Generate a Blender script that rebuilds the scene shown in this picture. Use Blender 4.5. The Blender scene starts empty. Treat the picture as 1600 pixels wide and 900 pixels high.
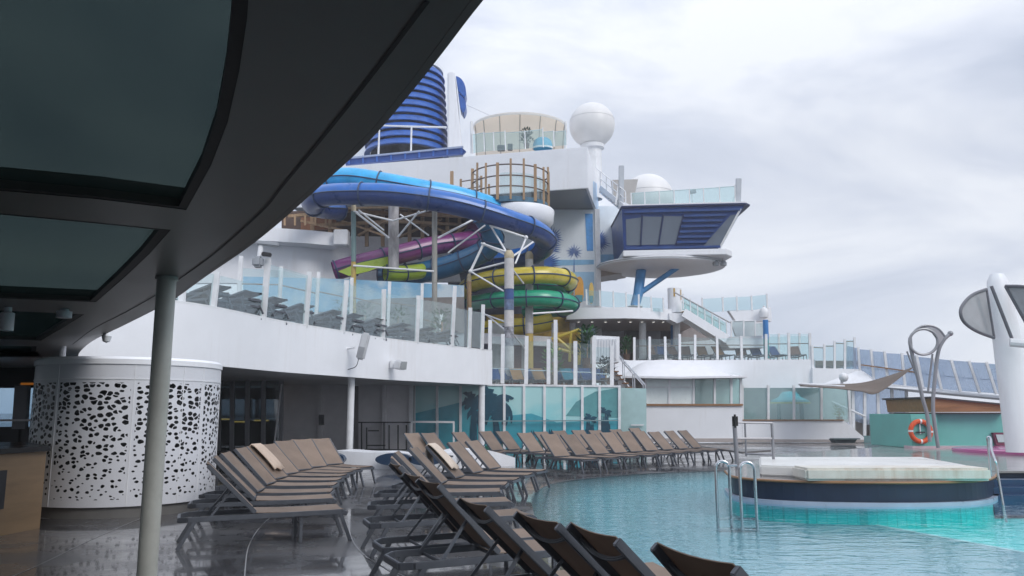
import bpy, bmesh, math, random
from mathutils import Vector, Matrix
R = math.radians
random.seed(7)
SC = bpy.context.scene
COL = SC.collection

# ------------------------------------------------------------------ camera
FPX = 1250.0                       # focal length in pixels of a 1600 px wide frame
PITCH = math.atan(195 / FPX)       # horizon lies at y = 645 of 900
CAMZ = 1.6
cam_d = bpy.data.cameras.new('camera')
cam_d.sensor_width = 36; cam_d.lens = FPX / 1600 * 36
cam_d.clip_start = 0.05; cam_d.clip_end = 60000
cam = bpy.data.objects.new('camera', cam_d); COL.objects.link(cam)
cam.location = (0, 0, CAMZ); cam.rotation_euler = (R(90) + PITCH, 0, 0)
SC.camera = cam

# ------------------------------------------------------------------ world: overcast sky
SUN_DIR = Vector((0.55, -0.62, 0.66)).normalized()     # towards the sun
W = bpy.data.worlds.new('World'); SC.world = W; W.use_nodes = True
nt = W.node_tree; nt.nodes.clear()
def N(t, kind, **kw):
    n = t.nodes.new(kind)
    for k, v in kw.items():
        if k.startswith('i_'):
            key = k[2:]
            key = int(key) if key.isdigit() else key.replace('_', ' ')
            n.inputs[key].default_value = v
        else: setattr(n, k, v)
    return n
out = N(nt, 'ShaderNodeOutputWorld'); bg = N(nt, 'ShaderNodeBackground', i_Strength=0.1)
sky = N(nt, 'ShaderNodeTexSky', sky_type='NISHITA', sun_disc=False)
sky.sun_elevation = math.asin(SUN_DIR.z); sky.sun_rotation = math.atan2(SUN_DIR.x, SUN_DIR.y)
tc = N(nt, 'ShaderNodeTexCoord')
mp = N(nt, 'ShaderNodeMapping'); mp.inputs['Scale'].default_value = (1.0, 1.0, 2.4)
mp.inputs['Location'].default_value = (0.35, 0.1, 0.2)
n1 = N(nt, 'ShaderNodeTexNoise', i_Scale=2.6, i_Detail=8.0, i_Roughness=0.52, i_Distortion=0.5)
rp = N(nt, 'ShaderNodeValToRGB')
e = rp.color_ramp.elements
e[0].position = 0.37; e[0].color = (5.3, 5.9, 7.15, 1)
e[1].position = 0.64; e[1].color = (8.8, 9.15, 9.9, 1)
el = rp.color_ramp.elements.new(0.5); el.color = (6.9, 7.4, 8.55, 1)
sx = N(nt, 'ShaderNodeSeparateXYZ')
mr = N(nt, 'ShaderNodeMapRange'); mr.inputs['From Min'].default_value = 0.3; mr.inputs['From Max'].default_value = 1.0
mr.inputs['To Min'].default_value = 1.0; mr.inputs['To Max'].default_value = 1.75
vm = N(nt, 'ShaderNodeVectorMath', operation='SCALE')
mx = N(nt, 'ShaderNodeMix', data_type='RGBA'); mx.inputs[0].default_value = 0.93
L = nt.links.new
L(tc.outputs['Generated'], mp.inputs[0]); L(mp.outputs[0], n1.inputs['Vector']); L(n1.outputs[0], rp.inputs[0])
L(tc.outputs['Generated'], sx.inputs[0]); L(sx.outputs[2], mr.inputs[0])
L(rp.outputs[0], vm.inputs[0]); L(mr.outputs[0], vm.inputs['Scale'])
L(sky.outputs[0], mx.inputs[6]); L(vm.outputs[0], mx.inputs[7])
L(mx.outputs[2], bg.inputs[0]); L(bg.outputs[0], out.inputs[0])

sun_d = bpy.data.lights.new('sun', 'SUN'); sun_d.energy = 1.35; sun_d.angle = R(25); sun_d.color = (1, 0.97, 0.93)
sun = bpy.data.objects.new('sun', sun_d); COL.objects.link(sun)
sun.rotation_euler = (-SUN_DIR).to_track_quat('-Z', 'Y').to_euler()
sun.location = (20, -20, 40)
SC.view_settings.view_transform = 'Standard'; SC.view_settings.look = 'None'
SC.view_settings.exposure = 0.06; SC.view_settings.gamma = 1.0
SC.cycles.max_bounces = 8; SC.cycles.transparent_max_bounces = 24
SC.cycles.caustics_reflective = False; SC.cycles.caustics_refractive = False

# ------------------------------------------------------------------ image point -> place
CP, SP = math.cos(PITCH), math.sin(PITCH)
def ray(px, py):
    u = (px - 800) / FPX; v = (450 - py) / FPX
    return Vector((u, CP - v * SP, SP + v * CP))
def P(px, py, Y):
    d = ray(px, py); k = Y / d.y
    return Vector((d.x * k, Y, CAMZ + d.z * k))
def G(px, py, z=0.0):
    d = ray(px, py); k = (z - CAMZ) / d.z
    return Vector((d.x * k, d.y * k, z))

# ------------------------------------------------------------------ materials
MATS = {}
def M(name, col, rough=0.5, metal=0.0, var=0.10, scale=2.5, bump=0.0, bscale=40, spec=0.5, coat=0.0, stretch=None, streak=0.0, scol=(0.42, 0.36, 0.30)):
    if name in MATS: return MATS[name]
    m = bpy.data.materials.new(name); m.use_nodes = True; t = m.node_tree
    b = t.nodes['Principled BSDF']
    b.inputs['Roughness'].default_value = rough; b.inputs['Metallic'].default_value = metal
    b.inputs['Specular IOR Level'].default_value = spec
    b.inputs['Coat Weight'].default_value = coat; b.inputs['Coat Roughness'].default_value = 0.08
    c = Vector(col)
    tcn = N(t, 'ShaderNodeTexCoord'); src = tcn.outputs['Object']
    if stretch:
        mpn = N(t, 'ShaderNodeMapping'); mpn.inputs['Scale'].default_value = stretch
        t.links.new(src, mpn.inputs[0]); src = mpn.outputs[0]
    if var > 0:
        nz = N(t, 'ShaderNodeTexNoise', i_Scale=scale, i_Detail=6.0, i_Roughness=0.62)
        r = N(t, 'ShaderNodeValToRGB')
        r.color_ramp.elements[0].position = 0.3; r.color_ramp.elements[1].position = 0.7
        r.color_ramp.elements[0].color = (*(c * (1 - var)), 1); r.color_ramp.elements[1].color = (*[min(1, x * (1 + var * 0.6)) for x in c], 1)
        t.links.new(src, nz.inputs['Vector']); t.links.new(nz.outputs[0], r.inputs[0]); t.links.new(r.outputs[0], b.inputs['Base Color'])
        mrn = N(t, 'ShaderNodeMapRange'); mrn.inputs['To Min'].default_value = max(0.02, rough - 0.1); mrn.inputs['To Max'].default_value = min(1, rough + 0.1)
        t.links.new(nz.outputs[0], mrn.inputs[0]); t.links.new(mrn.outputs[0], b.inputs['Roughness'])
    else: b.inputs['Base Color'].default_value = (*c, 1)
    if streak > 0:
        mp2 = N(t, 'ShaderNodeMapping'); mp2.inputs['Scale'].default_value = (3.2, 3.2, 0.22); t.links.new(tcn.outputs['Object'], mp2.inputs[0])
        ns_ = N(t, 'ShaderNodeTexNoise', i_Scale=1.6, i_Detail=7.0, i_Roughness=0.68); t.links.new(mp2.outputs[0], ns_.inputs['Vector'])
        n3 = N(t, 'ShaderNodeTexNoise', i_Scale=0.45, i_Detail=4.0); t.links.new(tcn.outputs['Object'], n3.inputs['Vector'])
        ml = N(t, 'ShaderNodeMath', operation='MULTIPLY'); t.links.new(ns_.outputs[0], ml.inputs[0]); t.links.new(n3.outputs[0], ml.inputs[1])
        m3 = N(t, 'ShaderNodeMapRange'); m3.inputs['From Min'].default_value = 0.27; m3.inputs['From Max'].default_value = 0.46; m3.inputs['To Max'].default_value = streak
        t.links.new(ml.outputs[0], m3.inputs[0])
        mc = N(t, 'ShaderNodeMix', data_type='RGBA'); mc.inputs[7].default_value = (*scol, 1); t.links.new(m3.outputs[0], mc.inputs[0])
        ln_ = b.inputs['Base Color'].links
        if ln_: t.links.new(ln_[0].from_socket, mc.inputs[6])
        else: mc.inputs[6].default_value = (*c, 1)
        t.links.new(mc.outputs[2], b.inputs['Base Color'])
    if bump > 0:
        nb = N(t, 'ShaderNodeTexNoise', i_Scale=bscale, i_Detail=3.0)
        bp = N(t, 'ShaderNodeBump', i_Strength=bump, i_Distance=0.02)
        t.links.new(src, nb.inputs['Vector']); t.links.new(nb.outputs[0], bp.inputs['Height']); t.links.new(bp.outputs[0], b.inputs['Normal'])
    MATS[name] = m; return m

def GLASS(name, tint, refl=0.12, frost=0.0, fcol=(0.6, 0.8, 0.8), rough=0.02, graze=0.5):
    if name in MATS: return MATS[name]
    m = bpy.data.materials.new(name); m.use_nodes = True; t = m.node_tree; t.nodes.clear()
    o = N(t, 'ShaderNodeOutputMaterial'); tr = N(t, 'ShaderNodeBsdfTransparent'); tr.inputs[0].default_value = (*tint, 1)
    gl = N(t, 'ShaderNodeBsdfGlossy'); gl.inputs['Roughness'].default_value = rough; gl.inputs[0].default_value = (0.95, 0.98, 1, 1)
    lw = N(t, 'ShaderNodeLayerWeight', i_Blend=0.25); mu = N(t, 'ShaderNodeMath', operation='MULTIPLY_ADD')
    mu.inputs[1].default_value = graze; mu.inputs[2].default_value = refl; mu.use_clamp = True
    t.links.new(lw.outputs['Facing'], mu.inputs[0])
    ms = N(t, 'ShaderNodeMixShader'); t.links.new(mu.outputs[0], ms.inputs[0])
    base = tr.outputs[0]
    if frost > 0:
        df = N(t, 'ShaderNodeBsdfDiffuse'); df.inputs[0].default_value = (*fcol, 1)
        tl = N(t, 'ShaderNodeBsdfTranslucent'); tl.inputs[0].default_value = (*fcol, 1)
        m1 = N(t, 'ShaderNodeMixShader'); m1.inputs[0].default_value = 0.4
        t.links.new(df.outputs[0], m1.inputs[1]); t.links.new(tl.outputs[0], m1.inputs[2])
        m2 = N(t, 'ShaderNodeMixShader'); m2.inputs[0].default_value = frost
        nz = N(t, 'ShaderNodeTexNoise', i_Scale=1.4, i_Detail=3.0); mr2 = N(t, 'ShaderNodeMapRange')
        mr2.inputs['To Min'].default_value = frost*0.6; mr2.inputs['To Max'].default_value = min(1, frost*1.4)
        t.links.new(nz.outputs[0], mr2.inputs[0]); t.links.new(mr2.outputs[0], m2.inputs[0])
        t.links.new(base, m2.inputs[1]); t.links.new(m1.outputs[0], m2.inputs[2]); base = m2.outputs[0]
    t.links.new(base, ms.inputs[1]); t.links.new(gl.outputs[0], ms.inputs[2]); t.links.new(ms.outputs[0], o.inputs[0])
    MATS[name] = m; return m

def EMIT(name, col, s):
    m = bpy.data.materials.new(name); m.use_nodes = True; t = m.node_tree; t.nodes.clear()
    o = N(t, 'ShaderNodeOutputMaterial'); em = N(t, 'ShaderNodeEmission'); em.inputs[0].default_value = (*col, 1); em.inputs[1].default_value = s
    t.links.new(em.outputs[0], o.inputs[0]); return m

white = M('white_paint', (0.86, 0.87, 0.90), 0.38, var=0.05, scale=0.9, streak=0.20, bump=0.03, bscale=1.2)
white2 = M('white_steel', (0.80, 0.81, 0.83), 0.35, var=0.12, scale=3, streak=0.25)
offwhite = M('cream_canvas', (0.72, 0.66, 0.58), 0.7, var=0.08, scale=1.5)
greywall = M('grey_panel', (0.80, 0.78, 0.80), 0.5, var=0.10, scale=2)
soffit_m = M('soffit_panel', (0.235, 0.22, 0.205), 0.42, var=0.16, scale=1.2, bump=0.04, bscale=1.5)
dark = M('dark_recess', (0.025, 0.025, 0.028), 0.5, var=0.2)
black = M('black_gap', (0.006, 0.006, 0.006), 0.6, var=0)
polem = M('grey_green_pole', (0.52, 0.52, 0.47), 0.40, var=0.14, scale=4)
steel = M('steel', (0.55, 0.56, 0.58), 0.22, 1.0, var=0.1, scale=6)
frame_m = M('lounger_frame', (0.105, 0.115, 0.135), 0.38, 0.25, var=0.15, scale=8)
timber = M('timber', (0.42, 0.27, 0.15), 0.6, var=0.35, scale=5, bump=0.2, stretch=(1, 1, 0.2))
teak = M('teak', (0.30, 0.15, 0.065), 0.5, var=0.3, scale=4, stretch=(0.3, 2, 2))
bluelouv = M('blue_louver', (0.03, 0.125, 0.47), 0.35, var=0.25, scale=1.5, streak=0.3, scol=(0.10,0.17,0.40))
navy = M('navy_panel', (0.014, 0.05, 0.22), 0.35, var=0.3, scale=1.2)
cabinglass = M('cabin_glass', (0.16, 0.19, 0.235), 0.08, var=0.12, scale=0.5)
clear = GLASS('clear_glass', (0.90, 0.96, 0.96), 0.04, 0.03, (0.78, 0.88, 0.90), 0.02, 0.28)
screen = GLASS('screen_glass', (0.74, 0.81, 0.90), 0.08, 0.30, (0.60, 0.68, 0.80))
mint = M('mint_paint', (0.16, 0.49, 0.44), 0.42, var=0.10, scale=1.2)

# ------------------------------------------------------------------ mesh builder
class MB:
    def __init__(s): s.v = []; s.f = []
    def add(s, vs, fs):
        o = len(s.v); s.v += [Vector(x) for x in vs]; s.f += [tuple(i + o for i in f) for f in fs]; return s
    def box(s, x0, x1, y0, y1, z0, z1):
        return s.add([(x0,y0,z0),(x1,y0,z0),(x1,y1,z0),(x0,y1,z0),(x0,y0,z1),(x1,y0,z1),(x1,y1,z1),(x0,y1,z1)],
                     [(0,3,2,1),(4,5,6,7),(0,1,5,4),(1,2,6,5),(2,3,7,6),(3,0,4,7)])
    def prism(s, pts, vec):
        pts = [Vector(p) for p in pts]; n = len(pts); vec = Vector(vec)
        return s.add(pts + [p + vec for p in pts], [tuple(range(n)), tuple(range(2*n-1, n-1, -1))] + [(i, i+n, (i+1) % n + n, (i+1) % n) for i in range(n)])
    def bar(s, p, q, w, h=None, up=(0,0,1)):
        p = Vector(p); q = Vector(q); h = h or w; d = (q - p).normalized(); up = Vector(up)
        if abs(d.dot(up)) > 0.97: up = Vector((0, 1, 0))
        a = d.cross(up).normalized(); b = a.cross(d).normalized()
        c = [a*(-w/2) + b*(-h/2), a*(w/2) + b*(-h/2), a*(w/2) + b*(h/2), a*(-w/2) + b*(h/2)]
        return s.add([p + x for x in c] + [q + x for x in c], [(0,1,2,3),(7,6,5,4),(0,4,5,1),(1,5,6,2),(2,6,7,3),(3,7,4,0)])
    def tube(s, pts, r, n=8, closed=False, r1=None):
        pts = [Vector(p) for p in pts]; m = len(pts); rings = []; prev = None
        for i, p in enumerate(pts):
            if closed: t = (pts[(i+1) % m] - pts[i-1]).normalized()
            else: t = (pts[min(i+1, m-1)] - pts[max(i-1, 0)]).normalized()
            if prev is None:
                u = Vector((0,0,1)) if abs(t.z) < 0.9 else Vector((1,0,0)); a = t.cross(u).normalized()
            else: a = (prev - t * prev.dot(t)).normalized()
            prev = a; b = t.cross(a)
            rr = r if r1 is None else r + (r1 - r) * i / (m - 1)
            rings.append([p + (a*math.cos(2*math.pi*k/n) + b*math.sin(2*math.pi*k/n)) * rr for k in range(n)])
        vs = [x for g in rings for x in g]; fs = []
        for i in range(m if closed else m-1):
            j = (i+1) % m
            for k in range(n): fs.append((i*n+k, i*n+(k+1) % n, j*n+(k+1) % n, j*n+k))
        if not closed: fs += [tuple(range(n))[::-1], tuple(range((m-1)*n, m*n))]
        return s.add(vs, fs)
    def lathe(s, c, prof, n=32, a0=0.0, a1=2*math.pi, sx=1, sy=1):
        c = Vector(c); full = abs(a1 - a0 - 2*math.pi) < 1e-6; m = n if full else n+1; vs = []; fs = []
        for i in range(m):
            a = a0 + (a1 - a0) * i / n
            for r, z in prof: vs.append(c + Vector((r*math.cos(a)*sx, r*math.sin(a)*sy, z)))
        k = len(prof)
        for i in range(n):
            j = (i+1) % m
            for q in range(k-1): fs.append((i*k+q, j*k+q, j*k+q+1, i*k+q+1))
        return s.add(vs, fs)
    def wall(s, bot, top, th, out=None):
        # upright ribbon of thickness th behind the given face points
        n = len(bot); b = [Vector(p) for p in bot]; t = [Vector(p) for p in top]; nb = []; ntp = []
        for i in range(n):
            d = (b[min(i+1, n-1)] - b[max(i-1, 0)]); nn = Vector((-d.y, d.x, 0)).normalized() * th
            nb.append(b[i] + nn); ntp.append(t[i] + nn)
        vs = b + t + nb + ntp; fs = []
        for i in range(n-1):
            fs += [(i, i+1, n+i+1, n+i), (2*n+i+1, 2*n+i, 3*n+i, 3*n+i+1), (n+i, n+i+1, 3*n+i+1, 3*n+i), (i+1, i, 2*n+i, 2*n+i+1)]
        fs += [(0, n, 3*n, 2*n), (n-1, 3*n-1, 4*n-1, 2*n-1)]
        return s.add(vs, fs)
    def sphere(s, c, r, n=24, m=14, zs=1.0, lo=-90, hi=90):
        prof = [(max(1e-4, r*math.cos(R(lo + (hi-lo)*i/m))), r*zs*math.sin(R(lo + (hi-lo)*i/m))) for i in range(m+1)]
        return s.lathe(c, prof, n)
    def build(s, name, mat, parent=None, smooth=False, bev=0.0, ang=35):
        me = bpy.data.meshes.new(name); off = Vector((0,0,0)); p = parent
        while p is not None: off = off + p.location; p = p.parent
        org = Vector((0,0,0))
        if parent is None and s.v:
            xs = [v.x for v in s.v]; ys = [v.y for v in s.v]; zs = [v.z for v in s.v]
            org = Vector(((min(xs)+max(xs))/2, (min(ys)+max(ys))/2, min(zs)))
        me.from_pydata([v - off - org for v in s.v], [], s.f)
        bm = bmesh.new(); bm.from_mesh(me)
        bmesh.ops.remove_doubles(bm, verts=bm.verts, dist=1e-5)
        bmesh.ops.recalc_face_normals(bm, faces=bm.faces)
        if bev > 0:
            ed = [e for e in bm.edges if len(e.link_faces) == 2 and e.calc_face_angle(0) > R(30)]
            bmesh.ops.bevel(bm, geom=ed, offset=bev, segments=2, affect='EDGES', clamp_overlap=True)
        bm.to_mesh(me); bm.free()
        if mat: me.materials.append(mat)
        if smooth or bev > 0:
            me.shade_smooth(); me.set_sharp_from_angle(angle=R(ang))
        o = bpy.data.objects.new(name, me); COL.objects.link(o); o.location = org
        if parent is not None: o.parent = parent
        return o

def thing(name, label, cat, loc=(0,0,0), group=None):
    o = bpy.data.objects.new(name, None); COL.objects.link(o); o.location = loc; o.empty_display_size = 0.3
    o['label'] = label; o['category'] = cat
    if group: o['group'] = group
    return o
def tag(o, label=None, cat=None, group=None, kind=None):
    if label: o['label'] = label
    if cat: o['category'] = cat
    if group: o['group'] = group
    if kind: o['kind'] = kind
    return o
def copy_tree(o, parent=None):
    c = o.copy(); COL.objects.link(c)
    if parent is not None: c.parent = parent
    for ch in list(o.children): copy_tree(ch, c)
    return c
def cr(pts, n=8):
    pts = [Vector(p) for p in pts]; q = [pts[0]*2 - pts[1]] + pts + [pts[-1]*2 - pts[-2]]; res = []
    for i in range(1, len(q)-2):
        for k in range(n):
            t = k/n; a, b, c, d = q[i-1], q[i], q[i+1], q[i+2]
            res.append(0.5*((2*b) + (c-a)*t + (2*a-5*b+4*c-d)*t*t + (3*b-a-3*c+d)*t**3))
    return res + [pts[-1]]
def slab(name, mat, parent, pts, Y, depth, bev=0.0):
    return MB().prism([P(p[0], p[1], p[2] if len(p) > 2 else Y) for p in pts], (0, depth, 0)).build(name, mat, parent, bev=bev)
def sheet_holes(outer, holes, z):
    bm = bmesh.new()
    for loop in [outer] + holes:
        vs = [bm.verts.new((p[0], p[1], z)) for p in loop]
        for i in range(len(vs)): bm.edges.new((vs[i], vs[(i+1) % len(vs)]))
    bmesh.ops.triangle_fill(bm, use_beauty=True, use_dissolve=False, edges=bm.edges[:])
    bm.verts.index_update(); m = MB(); m.v = [v.co.copy() for v in bm.verts]; m.f = [tuple(v.index for v in f.verts) for f in bm.faces]
    bm.free(); return m
def glass_rail(name, label, posts, pw=0.09, gm=None, pm=None, g0=0.04, g1=0.95, rail=None, railm=None, th=0.012, cat='railing', group=None, pd=None):
    """posts: (xb, yb, xt, yt, Y) in photo points; one post and one pane each"""
    gm = gm or clear; pm = pm or white2
    B = [P(p[0], p[1], p[4]) for p in posts]; T = [P(p[2], p[3], p[4]) for p in posts]
    root = thing(name, label, cat, (B[0] + B[-1]) / 2, group)
    for b, t in zip(B, T): MB().bar(b, t, pw, pd or pw*0.7, up=(0,1,0)).build('post', pm, root)
    for i in range(len(B)-1):
        b0, b1 = B[i], B[i+1]; t0 = T[i]; t1 = T[i+1]; hh = min((t0-b0).length, (t1-b1).length)
        k0 = hh/(t0-b0).length; k1 = hh/(t1-b1).length
        d = (b1 - b0).normalized(); e0 = b0 + d*pw*0.55; e1 = b1 - d*pw*0.55
        u0 = (t0-b0)*k0; u1 = (t1-b1)*k1; nrm = Vector((-d.y, d.x, 0)).normalized()*th
        MB().prism([e0+u0*g0, e1+u1*g0, e1+u1*g1, e0+u0*g1], nrm).build('glass_panel', gm, root)
        if rail:
            o = nrm.normalized()*(pw*0.5+0.02)
            MB().tube([b0+u0*rail+o, b1+u1*rail+o], 0.028, 6).build('handrail', railm or steel, root, True)
    return root
def ordinal(i): return ['first','second','third','fourth','fifth','sixth','seventh','eighth','ninth','tenth','eleventh','twelfth','thirteenth','fourteenth'][i]

# ================================================================== SETTING
# --- sea
def sea_mat():
    m = M('sea_water', (0.045, 0.065, 0.085), 0.22, var=0.25, scale=0.02, bump=0.6, bscale=0.15); return m
tag(MB().box(-30000, 30000, -30000, 30000, -27.0, -26).build('sea', sea_mat()), 'grey open sea around the ship seen to the horizon', None, kind='structure')

# --- pool outline and deck
pool = [(3.2,1.2),(2.5,3.0),(1.9,4.9),(1.3,6.7),(0.8,8.6),(0.45,11.2),(0.35,13.8),(0.45,16.6),(1.1,19.2),(2.7,21.2),(4.8,22.6),(7.2,23.2),(9,23.3),(22,23.3),(22,1.2)]
pool = [(p.x, p.y) for p in cr([Vector((x, y, 0)) for x, y in pool[:12]], 4)] + pool[12:]
deep = [(p.x, p.y) for p in cr([G(x, y, -0.32) for x, y in ((1600,863),(1500,844.5),(1400,826),(1300,808),(1240,798),(1200,791.5))], 8)] + [(21.9,17.0),(21.9,2.2),(8.2,2.2)]
def deck_mat():
    m = bpy.data.materials.new('wet_deck'); m.use_nodes = True; t = m.node_tree; b = t.nodes['Principled BSDF']; k = t.links.new
    tcn = N(t, 'ShaderNodeTexCoord'); o_ = tcn.outputs['Object']
    a = N(t, 'ShaderNodeTexNoise', i_Scale=0.55, i_Detail=7.0, i_Roughness=0.62); f = N(t, 'ShaderNodeTexNoise', i_Scale=4.5, i_Detail=4.0); g = N(t, 'ShaderNodeTexNoise', i_Scale=22.0, i_Detail=3.0)
    for q in (a, f, g): k(o_, q.inputs['Vector'])
    r = N(t, 'ShaderNodeValToRGB'); r.color_ramp.elements[0].position = 0.32; r.color_ramp.elements[1].position = 0.70
    r.color_ramp.elements[0].color = (0.045, 0.045, 0.052, 1); r.color_ramp.elements[1].color = (0.125, 0.122, 0.125, 1); k(a.outputs[0], r.inputs[0])
    mpn = N(t, 'ShaderNodeMapping'); mpn.inputs['Rotation'].default_value = (0, 0, R(27)); k(o_, mpn.inputs[0])
    br = N(t, 'ShaderNodeTexBrick', offset=0.5, i_Scale=1.0); br.inputs['Brick Width'].default_value = 1.2; br.inputs['Row Height'].default_value = 0.6; br.inputs['Mortar Size'].default_value = 0.006
    br.inputs['Color1'].default_value = (1,1,1,1); br.inputs['Color2'].default_value = (0.86,0.86,0.86,1); br.inputs['Mortar'].default_value = (0.5,0.5,0.5,1); k(mpn.outputs[0], br.inputs['Vector'])
    mu = N(t, 'ShaderNodeMix', data_type='RGBA', blend_type='MULTIPLY'); mu.inputs[0].default_value = 1.0; k(r.outputs[0], mu.inputs[6]); k(br.outputs[0], mu.inputs[7]); k(mu.outputs[2], b.inputs['Base Color'])
    rr = N(t, 'ShaderNodeMapRange'); rr.inputs['From Min'].default_value = 0.38; rr.inputs['From Max'].default_value = 0.66
    rr.inputs['To Min'].default_value = 0.12; rr.inputs['To Max'].default_value = 0.42; k(a.outputs[0], rr.inputs[0]); k(rr.outputs[0], b.inputs['Roughness'])
    cw_ = N(t, 'ShaderNodeMapRange'); cw_.inputs['From Min'].default_value = 0.40; cw_.inputs['From Max'].default_value = 0.62; cw_.inputs['To Min'].default_value = 1.0; cw_.inputs['To Max'].default_value = 0.25
    k(a.outputs[0], cw_.inputs[0]); k(cw_.outputs[0], b.inputs['Coat Weight']); b.inputs['Coat Roughness'].default_value = 0.05
    bp = N(t, 'ShaderNodeBump', i_Strength=0.10, i_Distance=0.008); k(f.outputs[0], bp.inputs['Height']); k(bp.outputs[0], b.inputs['Coat Normal'])
    b2 = N(t, 'ShaderNodeBump', i_Strength=0.25, i_Distance=0.006); k(g.outputs[0], b2.inputs['Height']); k(b2.outputs[0], b.inputs['Normal'])
    return m
deck_m = deck_mat()
deck_o = tag(sheet_holes([(-24,-12),(30,-12),(30,70),(-24,70)], [pool], 0.0).build('pool_deck', deck_m), 'dark wet reflective pool deck', None, kind='structure')
inlay = M('pale_inlay', (0.33, 0.33, 0.34), 0.4, var=0.15)
def strip(pts, w, z=0.004):
    c = cr([G(*p) for p in pts], 8); m = MB(); Lv = []; Rv = []
    for i, p in enumerate(c):
        d = (c[min(i+1, len(c)-1)] - c[max(i-1, 0)]).normalized(); n_ = Vector((-d.y, d.x, 0))*w/2
        Lv.append(p+n_+Vector((0,0,z))); Rv.append(p-n_+Vector((0,0,z)))
    n = len(c); m.add(Lv+Rv, [(i, i+1, n+i+1, n+i) for i in range(n-1)]); return m
for pts in ([(381,960),(383,890),(390,850),(410,820),(440,795)], [(-60,930),(50,888),(150,840),(230,806)], [(545,800),(548,838),(575,872),(640,905)], [(880,900),(800,920),(680,925),(570,870)]):
    strip(pts, 0.012).build('inlay_line', inlay, deck_o)
def tiles(name, col, col2, sc):
    m = bpy.data.materials.new(name); m.use_nodes = True; t = m.node_tree; b = t.nodes['Principled BSDF']; b.inputs['Roughness'].default_value = 0.35
    br = N(t, 'ShaderNodeTexBrick', offset=0.0, i_Scale=sc); br.inputs['Color1'].default_value = (*col, 1); br.inputs['Color2'].default_value = (*col2, 1)
    br.inputs['Mortar'].default_value = (*[c*0.7 for c in col], 1); br.inputs['Mortar Size'].default_value = 0.02; br.inputs['Brick Width'].default_value = 0.5; br.inputs['Row Height'].default_value = 0.5
    tcn = N(t, 'ShaderNodeTexCoord'); t.links.new(tcn.outputs['Object'], br.inputs['Vector']); t.links.new(br.outputs[0], b.inputs['Base Color']); return m
shallow_m = tiles('shallow_tiles', (0.16, 0.36, 0.41), (0.14, 0.32, 0.37), 3.0)
def ramp_to_deck(m):
    # the beach entry: deck tile at the lip, pool tile further down
    t = m.node_tree; b = t.nodes['Principled BSDF']; src = b.inputs['Base Color'].links[0].from_socket
    ge = N(t, 'ShaderNodeNewGeometry'); sp = N(t, 'ShaderNodeSeparateXYZ'); mr_ = N(t, 'ShaderNodeMapRange', interpolation_type='SMOOTHSTEP'); mc = N(t, 'ShaderNodeMix', data_type='RGBA')
    mr_.inputs['From Min'].default_value = -0.22; mr_.inputs['From Max'].default_value = -0.02
    mc.inputs[7].default_value = (0.085, 0.095, 0.105, 1); k = t.links.new
    k(ge.outputs['Position'], sp.inputs[0]); k(sp.outputs[2], mr_.inputs[0]); k(mr_.outputs[0], mc.inputs[0]); k(src, mc.inputs[6]); k(mc.outputs[2], b.inputs['Base Color'])
ramp_to_deck(shallow_m)
deep_m = tiles('turquoise_tiles', (0.02, 0.86, 0.80), (0.015, 0.78, 0.74), 3.0)
pin = []
for k_, (x, y) in enumerate(pool):
    a_ = Vector(pool[k_-1]); b_ = Vector(pool[(k_+1) % len(pool)]); t_ = (b_-a_).normalized(); c_ = Vector((t_.y, -t_.x))
    pin.append((x + c_.x*2.0, y + c_.y*2.0) if x < 8 and y > 2 else (x, y))
bas = sheet_holes(pin, [deep], -0.32)
n = len(pool); bas.add([(x, y, -0.32) for x, y in pin] + [(x, y, -0.03) for x, y in pool] + [(x, y, -0.001) for x, y in pool], [(i, (i+1) % n, n+(i+1) % n, n+i) for i in range(n)] + [(n+i, n+(i+1) % n, 2*n+(i+1) % n, 2*n+i) for i in range(n)])
basin = tag(bas.build('pool_basin', shallow_m), 'shallow tiled pool floor below the water', None, kind='structure')
dp = sheet_holes(deep, [], -0.36); n = len(deep)
dp.add([(x, y, -0.36) for x, y in deep] + [(x, y, -0.32) for x, y in deep], [(i, (i+1) % n, n+(i+1) % n, n+i) for i in range(n)])
dp.build('deep_basin', deep_m, basin)
cop = [Vector((x, y, -0.316)) for x, y in deep[:41]]
ribbon_ = MB(); a_l = []; b_l = []
for k_, p in enumerate(cop):
    t_ = (cop[min(k_+1, 40)] - cop[max(k_-1, 0)]).normalized(); nn_ = Vector((-t_.y, t_.x, 0))*0.05; a_l.append(p+nn_); b_l.append(p-nn_)
ribbon_.add(a_l + b_l, [(k_, k_+1, 42+k_, 41+k_) for k_ in range(40)]); ribbon_.build('pale_coping', M('coping_pale',(0.62,0.80,0.80),0.4), basin)
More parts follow.
